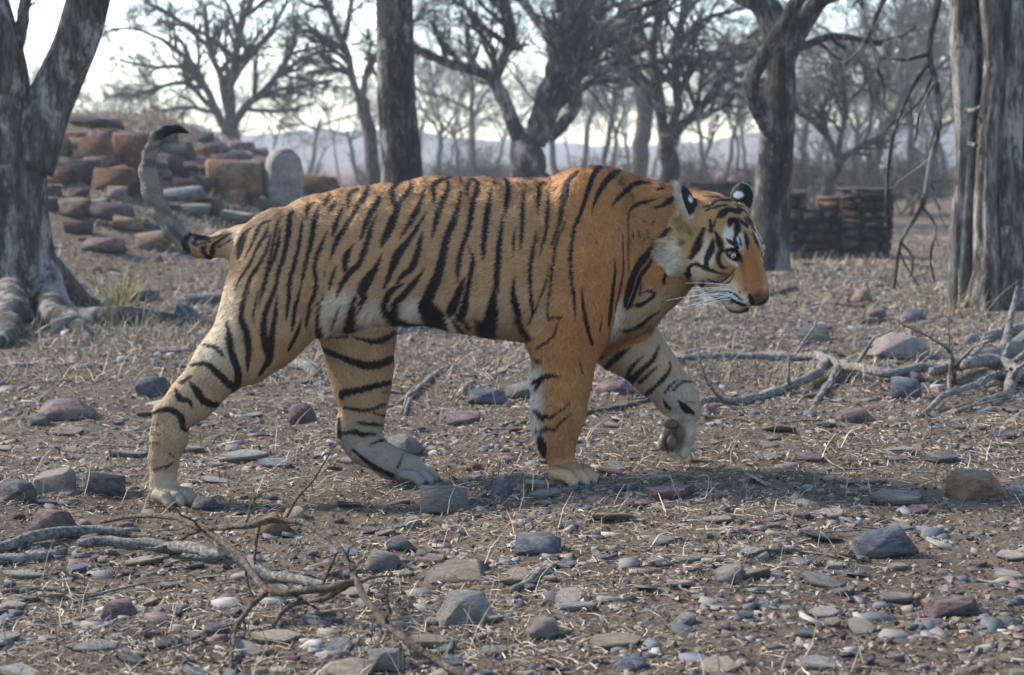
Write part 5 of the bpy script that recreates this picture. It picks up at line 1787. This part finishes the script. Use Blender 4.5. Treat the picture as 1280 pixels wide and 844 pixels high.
lying('brown arching dead branch in front of the tiger hind legs', [
    [(126, 654, 2, .02), (179, 647, 3, .07), (226, 655, 3.6, .10), (258, 674, 4, .10), (297, 702, 4.2, .08), (333, 746, 4.6, .05), (380, 750, 4.8, .06), (428, 744, 5, .08), (446, 742, 5, .08)],
    [(208, 688, 2.5, .02), (247, 669, 3.4, .08), (305, 669, 4, .12), (358, 662, 4, .14), (402, 680, 4.2, .13), (436, 713, 4.6, .10), (447, 744, 5, .08), (490, 800, 5, .05), (540, 830, 5.2, .02), (590, 855, 5.5, 0)],
    [(333, 750, 3.6, .05), (297, 788, 3.2, .03), (287, 850, 3)], [(338, 790, 2.5), (363, 764, 3, .03), (405, 758, 3.6, .05), (432, 747, 4, .07)],
    [(325, 668, 2.2, .12), (318, 700, 2, .05), (322, 715, 1.6, .02)], [(305, 669, 2, .12), (318, 640, 1.8, .18), (330, 628, 1.2, .2)],
    [(440, 728, 2, .1), (425, 705, 1.8, .13), (405, 735, 1.5, .05)]], BK_DEADB, seed=25, tw=(4, 4), twlen=.13)
lying('short broken stick in the lower middle of the photo', [[(640, 742, 5), (668, 726, 5.5), (694, 711, 4.5)]], BK_DEAD, seed=31, tw=None)
lying('pale split log behind the near hind knee', [[(338, 457, 7), (365, 460, 8), (398, 470, 6)]], BK_DEAD, seed=33, tw=None)
lying('thin grey branch on the ground behind the tiger belly', [[(500, 505, 2.5), (530, 482, 3), (556, 464, 3.2), (600, 463, 3), (660, 468, 2.5)], [(506, 520, 2), (512, 498, 2.4)]], BK_DEAD, seed=36, tw=(3,), twlen=.15, levs=1)
lying('dark stick under the raised forearm', [[(650, 530, 2), (720, 520, 3), (780, 510, 2.6), (815, 500, 2)]], BK_DEADB, seed=38, tw=(3,), twlen=.12, levs=1)
lying('thin crooked grey branch lying before the fluted trunk', [[(955, 372, 2), (1000, 362, 3.5), (1040, 378, 4), (1080, 385, 3)], [(1000, 362, 2), (1060, 400, 2.5), (1110, 402, 2)]], BK_DEADB, seed=41, tw=(3,), twlen=.12, levs=1)
lying('pale log resting against the forked tree', [[(-10, 355, 10), (2, 385, 9), (8, 418, 7)]], BK_DEAD, seed=43, tw=None)

# ---- sticks too many to count
rs_ = np.random.RandomState(31)
wd = Wood()
for q in range(900):
    y = -3.3 + 13 * rs_.rand() ** 1.6; x = rs_.uniform(-1, 1) * (1.3 + .33 * (y + 6))
    L = .04 + rs_.exponential(.06); az = rs_.uniform(0, 6.28)
    P = wob(rs_, (x, y, 0), (math.cos(az), math.sin(az), 0), min(L, .35), 4, .18)
    P[:, 2] = gh(P[:, 0], P[:, 1]) + .005 + rs_.rand() * .012
    wd.add(P, np.linspace(1, .6, 4) * rs_.uniform(.0012, .0035) * (1 + .08 * (y + 3)), 4)
so = obj('twig_litter', wd.mesh('twig_litter'), BK_DEAD)
set_props(so, 'small dry twigs littering the ground', 'twigs', None, 'stuff')

# ---- tufts
tuft(150, 385, 90, .34, .05, 'yellow green grass tuft beside the roots of the forked tree', .45, 1)
tuft(20, 388, 70, .36, .08, 'dry grass tuft against the foot of the forked tree', .05, 2)
tuft(165, 425, 40, .30, .10, 'sparse tall dry stalks left of the tiger thigh', 0, 3)
tuft(560, 500, 40, .10, .05, 'short dry grass tuft behind the far hind shank', 0, 4)
tuft(985, 335, 26, .30, .05, 'dry stalks at the foot of the tree with the low pale limb', 0, 5)
tuft(1175, 395, 60, .30, .12, 'dry grass tuft left of the fluted trunk foot', 0, 6)
tuft(1000, 480, 70, .10, .10, 'short golden grass patch under the fallen branch', 0, 7)
tuft(520, 830, 26, .16, .06, 'thin dry stalks beside the curved branch at the bottom', 0, 8)
tuft(225, 500, 60, .14, .07, 'short dry grass behind the near hind hock', 0, 9)

# ================================================================== RUINS
def masonry(root, x0, x1, z0, z1, y0, y1, course, mat_choice, seed, jit=.018):
    """stones laid in courses, each its own piece"""
    r = random.Random(seed)
    cv = np.array([(x, y, z) for x in (x0 + .015, x1 - .015) for y in (y0 + .13, y1 - .06) for z in (z0, z1 - .02)])
    obj('mortar_core', np_mesh('mortar_core', cv, np.array([[0, 1, 3, 2], [4, 6, 7, 5], [0, 4, 5, 1], [2, 3, 7, 6], [1, 5, 7, 3], [0, 2, 6, 4]])), SM['walld'], root)
    z = z0
    while z < z1 - .02:
        h = min(course * r.uniform(.85, 1.2), z1 - z)
        x = x0 + r.uniform(-.02, .02)
        while x < x1 - .03:
            w = min(course * r.uniform(1.2, 2.6), x1 - x)
            if x1 - (x + w) < course * .5: w = x1 - x
            o = bpy.data.objects.new('stone', rock_data(700 + r.randint(0, 7), r.choice(mat_choice), 'block', 2))
            COL.objects.link(o)
            o.parent = root
            o.scale = (w / 2 * 1.05, (y1 - y0) / 2 + r.uniform(-jit, jit), h / 2 * 1.06)
            o.location = (x + w / 2, (y0 + y1) / 2 + r.uniform(-jit, jit), z + h / 2)
            o.rotation_euler = (r.uniform(-.02, .02), r.uniform(-.03, .03), r.uniform(-.03, .03))
            x += w
        z += h
SM['wall'] = stone_mat('wall_stone', ((.022, .013, .010), (.050, .030, .023), (.095, .062, .048)), dusty=.15)
SM['walld'] = stone_mat('wall_stone_dark', ((.015, .012, .012), (.032, .026, .025), (.062, .050, .046)), dusty=.15)
Yw = 14.0
a_ = at(1050, 318, Yw); b_ = at(1118, 233, Yw)
gz = float(gh((a_.x + b_.x) / 2, Yw)) - .05
rw_ = empty('ruined_wall', ((a_.x + b_.x) / 2, Yw, gz))
set_props(rw_, 'ruined low masonry wall with a taller square end block at the right', 'wall')
l_ = lambda px, py: (at(px, py, Yw).x - rw_.location.x, at(px, py, Yw).z - gz)
masonry(rw_, l_(1052, 300)[0], l_(1117, 300)[0], 0, l_(1080, 235)[1], -.02, .50, .105, ['wall', 'walld'], 4)
masonry(rw_, l_(978, 300)[0], l_(1054, 300)[0], 0, l_(1000, 262)[1], .06, .42, .10, ['wall', 'walld'], 5)
masonry(rw_, l_(978, 300)[0], l_(1012, 300)[0], l_(1000, 262)[1], l_(1000, 238)[1], .10, .42, .10, ['wall', 'brown'], 6)
masonry(rw_, l_(1030, 300)[0], l_(1052, 300)[0], l_(1000, 262)[1], l_(1000, 246)[1], .12, .42, .09, ['brown', 'wall'], 7)
Yw2 = 20.
a2 = at(880, 246, Yw2); gz2 = float(gh(a2.x, Yw2)) - .05
rw2 = empty('ruined_wall', (a2.x, Yw2, gz2))
set_props(rw2, 'dark low broken wall behind the tiger head', 'wall')
masonry(rw2, -.48, .62, 0, max(at(880, 226, Yw2).z - gz2, .35), -.2, .2, .16, ['walld', 'wall'], 9)

# ---- rubble mound: stones one by one
SM['rust'] = stone_mat('rubble_rust', ((.055, .022, .011), (.115, .050, .026), (.19, .098, .056)), dusty=.15)
SM['umber'] = stone_mat('rubble_umber', ((.025, .019, .016), (.055, .042, .036), (.11, .088, .074)), dusty=.15)
SM['plum'] = stone_mat('rubble_plum', ((.028, .019, .022), (.062, .042, .048), (.13, .095, .10)), dusty=.15)
RUB = dict(brown='rust', mauve='plum', dark='umber', tan='brown', pink='mauve', grey='grey', blue='blue', pale='tan', wall='umber')
def mound_stone(name, px, py, w, h, mat, seed, label, Y, slab=False, group='stones of the rubble mound', boxd=None):
    s = mpp(Y)
    c = at(px, py, Y)
    o = bpy.data.objects.new(name, rock_data(seed, RUB.get(mat, mat) if name == 'rubble_stone' else mat, slab or 'rubble', 2)); COL.objects.link(o)
    r = random.Random(seed + int(px))
    o.scale = (w * s / 2, (boxd or w * s * .42), h * s / 2)
    o.location = c
    o.rotation_euler = (r.uniform(-.1, .1), r.uniform(-.12, .12), r.uniform(-.4, .4))
    return set_props(o, label, 'stone', group)
MS = [(75, 184, 34, 22, 'brown', 'small brown stone at the left end of the rubble mound'), (119, 190, 50, 42, 'brown', 'brown squared block on the left of the rubble mound'),
 (163, 190, 50, 48, 'brown', 'rust orange upright block beside the tail tip'), (104, 216, 54, 34, 'mauve', 'dark mauve block low on the left of the rubble mound'),
 (146, 225, 54, 36, 'brown', 'brown block below the rust orange block'), (80, 205, 34, 20, 'dark', 'dark flat stone near the forked tree on the mound'), (72, 222, 26, 18, 'brown', 'small rusty stone touching the forked trunk outline'),
 (291, 224, 72, 52, 'tan', 'big tan block in the middle of the rubble mound'), (329, 222, 38, 54, 'mauve', 'purple upright block beside the tan block'), (396, 236, 58, 34, 'brown', 'orange brown stone right of the standing stone'),
 (226, 244, 62, 20, 'blue', 'blue grey slab inside the curve of the tail'), (332, 256, 42, 15, 'pink', 'flat pink slab below the purple block'), (284, 194, 66, 12, 'grey', 'grey slab capping the tan block'),
 (137, 263, 54, 22, 'mauve', 'purple stone low in front of the mound'), (94, 262, 32, 20, 'dark', 'dark stone beside the trunk below the mound'), (192, 301, 46, 22, 'tan', 'tan brick shaped stone left of the tail bend'),
 (128, 306, 50, 20, 'pink', 'pinkish slab above the tree roots'), (118, 152, 62, 14, 'dark', 'dark flat slab crowning the rubble mound'), (210, 205, 34, 24, 'mauve', 'small mauve stone inside the tail curl'),
 (250, 212, 30, 22, 'dark', 'dark stone between the tail and the tan block'), (215, 186, 44, 14, 'grey', 'grey slab on top of the mound under the tail tip'), (262, 186, 34, 16, 'blue', 'blue stone on top of the mound right of the tail tip'),
 (310, 190, 44, 13, 'grey', 'thin slab on top of the purple block'), (180, 238, 34, 24, 'dark', 'dark stone just left of the tail'), (240, 262, 46, 14, 'grey', 'grey slab below the blue grey slab'),
 (290, 270, 60, 12, 'pale', 'pale slab above the tiger rump'), (160, 280, 40, 16, 'tan', 'tan slab left of the tail at the foot of the mound'), (98, 285, 34, 16, 'mauve', 'mauve slab beside the forked trunk')]
def mound_y(px, py):
    g = ground_at(px, py)
    return min(g.y, 17.5)
for k, (px, py, w, h, mat, lb) in enumerate(MS):
    Y = mound_y(px, py + h * .4)
    mound_stone('rubble_stone', px, py, w, h, mat, 720 + k, lb, Y, False)
Ys = 14.0
def standing_stone(px, py, w, h, Y):
    """upright slab with a rounded head and worn edges"""
    sc = mpp(Y); W, H, D_ = w * sc / 2, h * sc, .13
    r = np.random.RandomState(4)
    prof = [(-W, -.25)] + [(-W * (1 + r.normal(0, .03)), H * t) for t in (.2, .45, .62)] + [(-W * math.cos(a) , H * .66 + H * .34 * math.sin(a)) for a in np.linspace(.15, math.pi - .15, 11)] + [(W * (1 + r.normal(0, .03)), H * t) for t in (.62, .45, .2)] + [(W, -.25)]
    prof = np.array(prof); n = len(prof); cen = np.array([0, H * .5])
    rings = []
    for y, k in ((-D_, .9), (-D_ * .75, 1.), (0, 1.03), (D_ * .75, 1.), (D_, .9)):
        q = cen + (prof - cen) * k * (1 + r.normal(0, .012, (n, 1)))
        rings.append(np.stack([q[:, 0], np.full(n, y) + r.normal(0, .006, n), q[:, 1]], 1))
    V = np.concatenate(rings + [np.array([[0, -D_, H * .5], [0, D_, H * .5]])])
    F = []
    for k in range(4):
        for i_ in range(n):
            a, b = k * n + i_, k * n + (i_ + 1) % n
            F += [(a, b, b + n), (a, b + n, a + n)]
    for i_ in range(n):
        j_ = (i_ + 1) % n
        F += [(j_, i_, 5 * n), (4 * n + i_, 4 * n + j_, 5 * n + 1)]
    m = np_mesh('standing_stone', V, np.array(F)); m.materials.append(SM['grey'])
    c = at(px, py + h / 2, Y)
    o = obj('standing_stone', m, None, None, c); o.rotation_euler = (.03, -.04, .35)
    return set_props(o, 'tall round topped standing stone at the right end of the mound', 'stone')
standing_stone(357, 224, 42, 78, Ys)
rm = random.Random(5)
for k in range(75):
    px, py = rm.uniform(55, 335), rm.uniform(163, 262)
    if py < 163 + abs(px - 150) * .12: continue
    w = rm.uniform(18, 44)
    Y = mound_y(px, py + 4)
    mound_stone('rubble_stone', px, py, w, w * rm.uniform(.4, .8), rm.choice(['brown', 'brown', 'mauve', 'tan', 'dark', 'pink', 'brown', 'wall']), 840 + k % 14, 'broken stone heaped in the reddish rubble of the mound', Y, False, 'heaped stones of the rubble mound')
for k in range(70):
    px, py = rm.uniform(55, 420), rm.uniform(215, 390)
    if px > 300 and py > 280: continue
    w = rm.uniform(11, 26)
    g = ground_at(px, py)
    if g.y > 19: continue
    o = mound_stone('rubble_stone', px, py, w, w * rm.uniform(.35, .65), rm.choice(['grey', 'mauve', 'blue', 'tan', 'dark', 'pink', 'tan']), 780 + k % 12, 'small loose stone on the slope below the rubble mound', g.y, False, 'small stones on the mound slope')
# ---- stones in the open ground beyond the tiger, right side
for k in range(46):
    px, py = rm.uniform(440, 1270), rm.uniform(330, 450)
    w = rm.uniform(9, 20)
    g = ground_at(px, py)
    o = mound_stone('far_stone', px, py, w, w * rm.uniform(.4, .7), rm.choice(['grey', 'mauve', 'tan', 'pale', 'pink']), 800 + k % 10, 'small stone in the dry field between the tiger and the trees', g.y, False, 'small stones in the far field')
# ---- haze
hz = np.array([(x_, y_, z_) for z_ in (-6, 16) for x_, y_ in ((-560, -20), (560, -20), (560, 460), (-560, 460))], float)
hzm = np_mesh('haze', hz, np.array([[0, 3, 2, 1], [4, 5, 6, 7], [0, 1, 5, 4], [1, 2, 6, 5], [2, 3, 7, 6], [3, 0, 4, 7]]))
mh = bpy.data.materials.new('haze_air'); mh.use_nodes = True
mh.node_tree.nodes.clear()
pv_ = mh.node_tree.nodes.new('ShaderNodeVolumePrincipled'); mo = mh.node_tree.nodes.new('ShaderNodeOutputMaterial')
pv_.inputs['Color'].default_value = (.86, .92, 1.0, 1); pv_.inputs['Density'].default_value = .0012; pv_.inputs['Anisotropy'].default_value = .35
mh.node_tree.links.new(pv_.outputs['Volume'], mo.inputs['Volume'])
set_props(obj('haze', hzm, mh), 'pale blue haze hanging in the air', 'haze', None, 'stuff')
print('done', time.time() - T0)
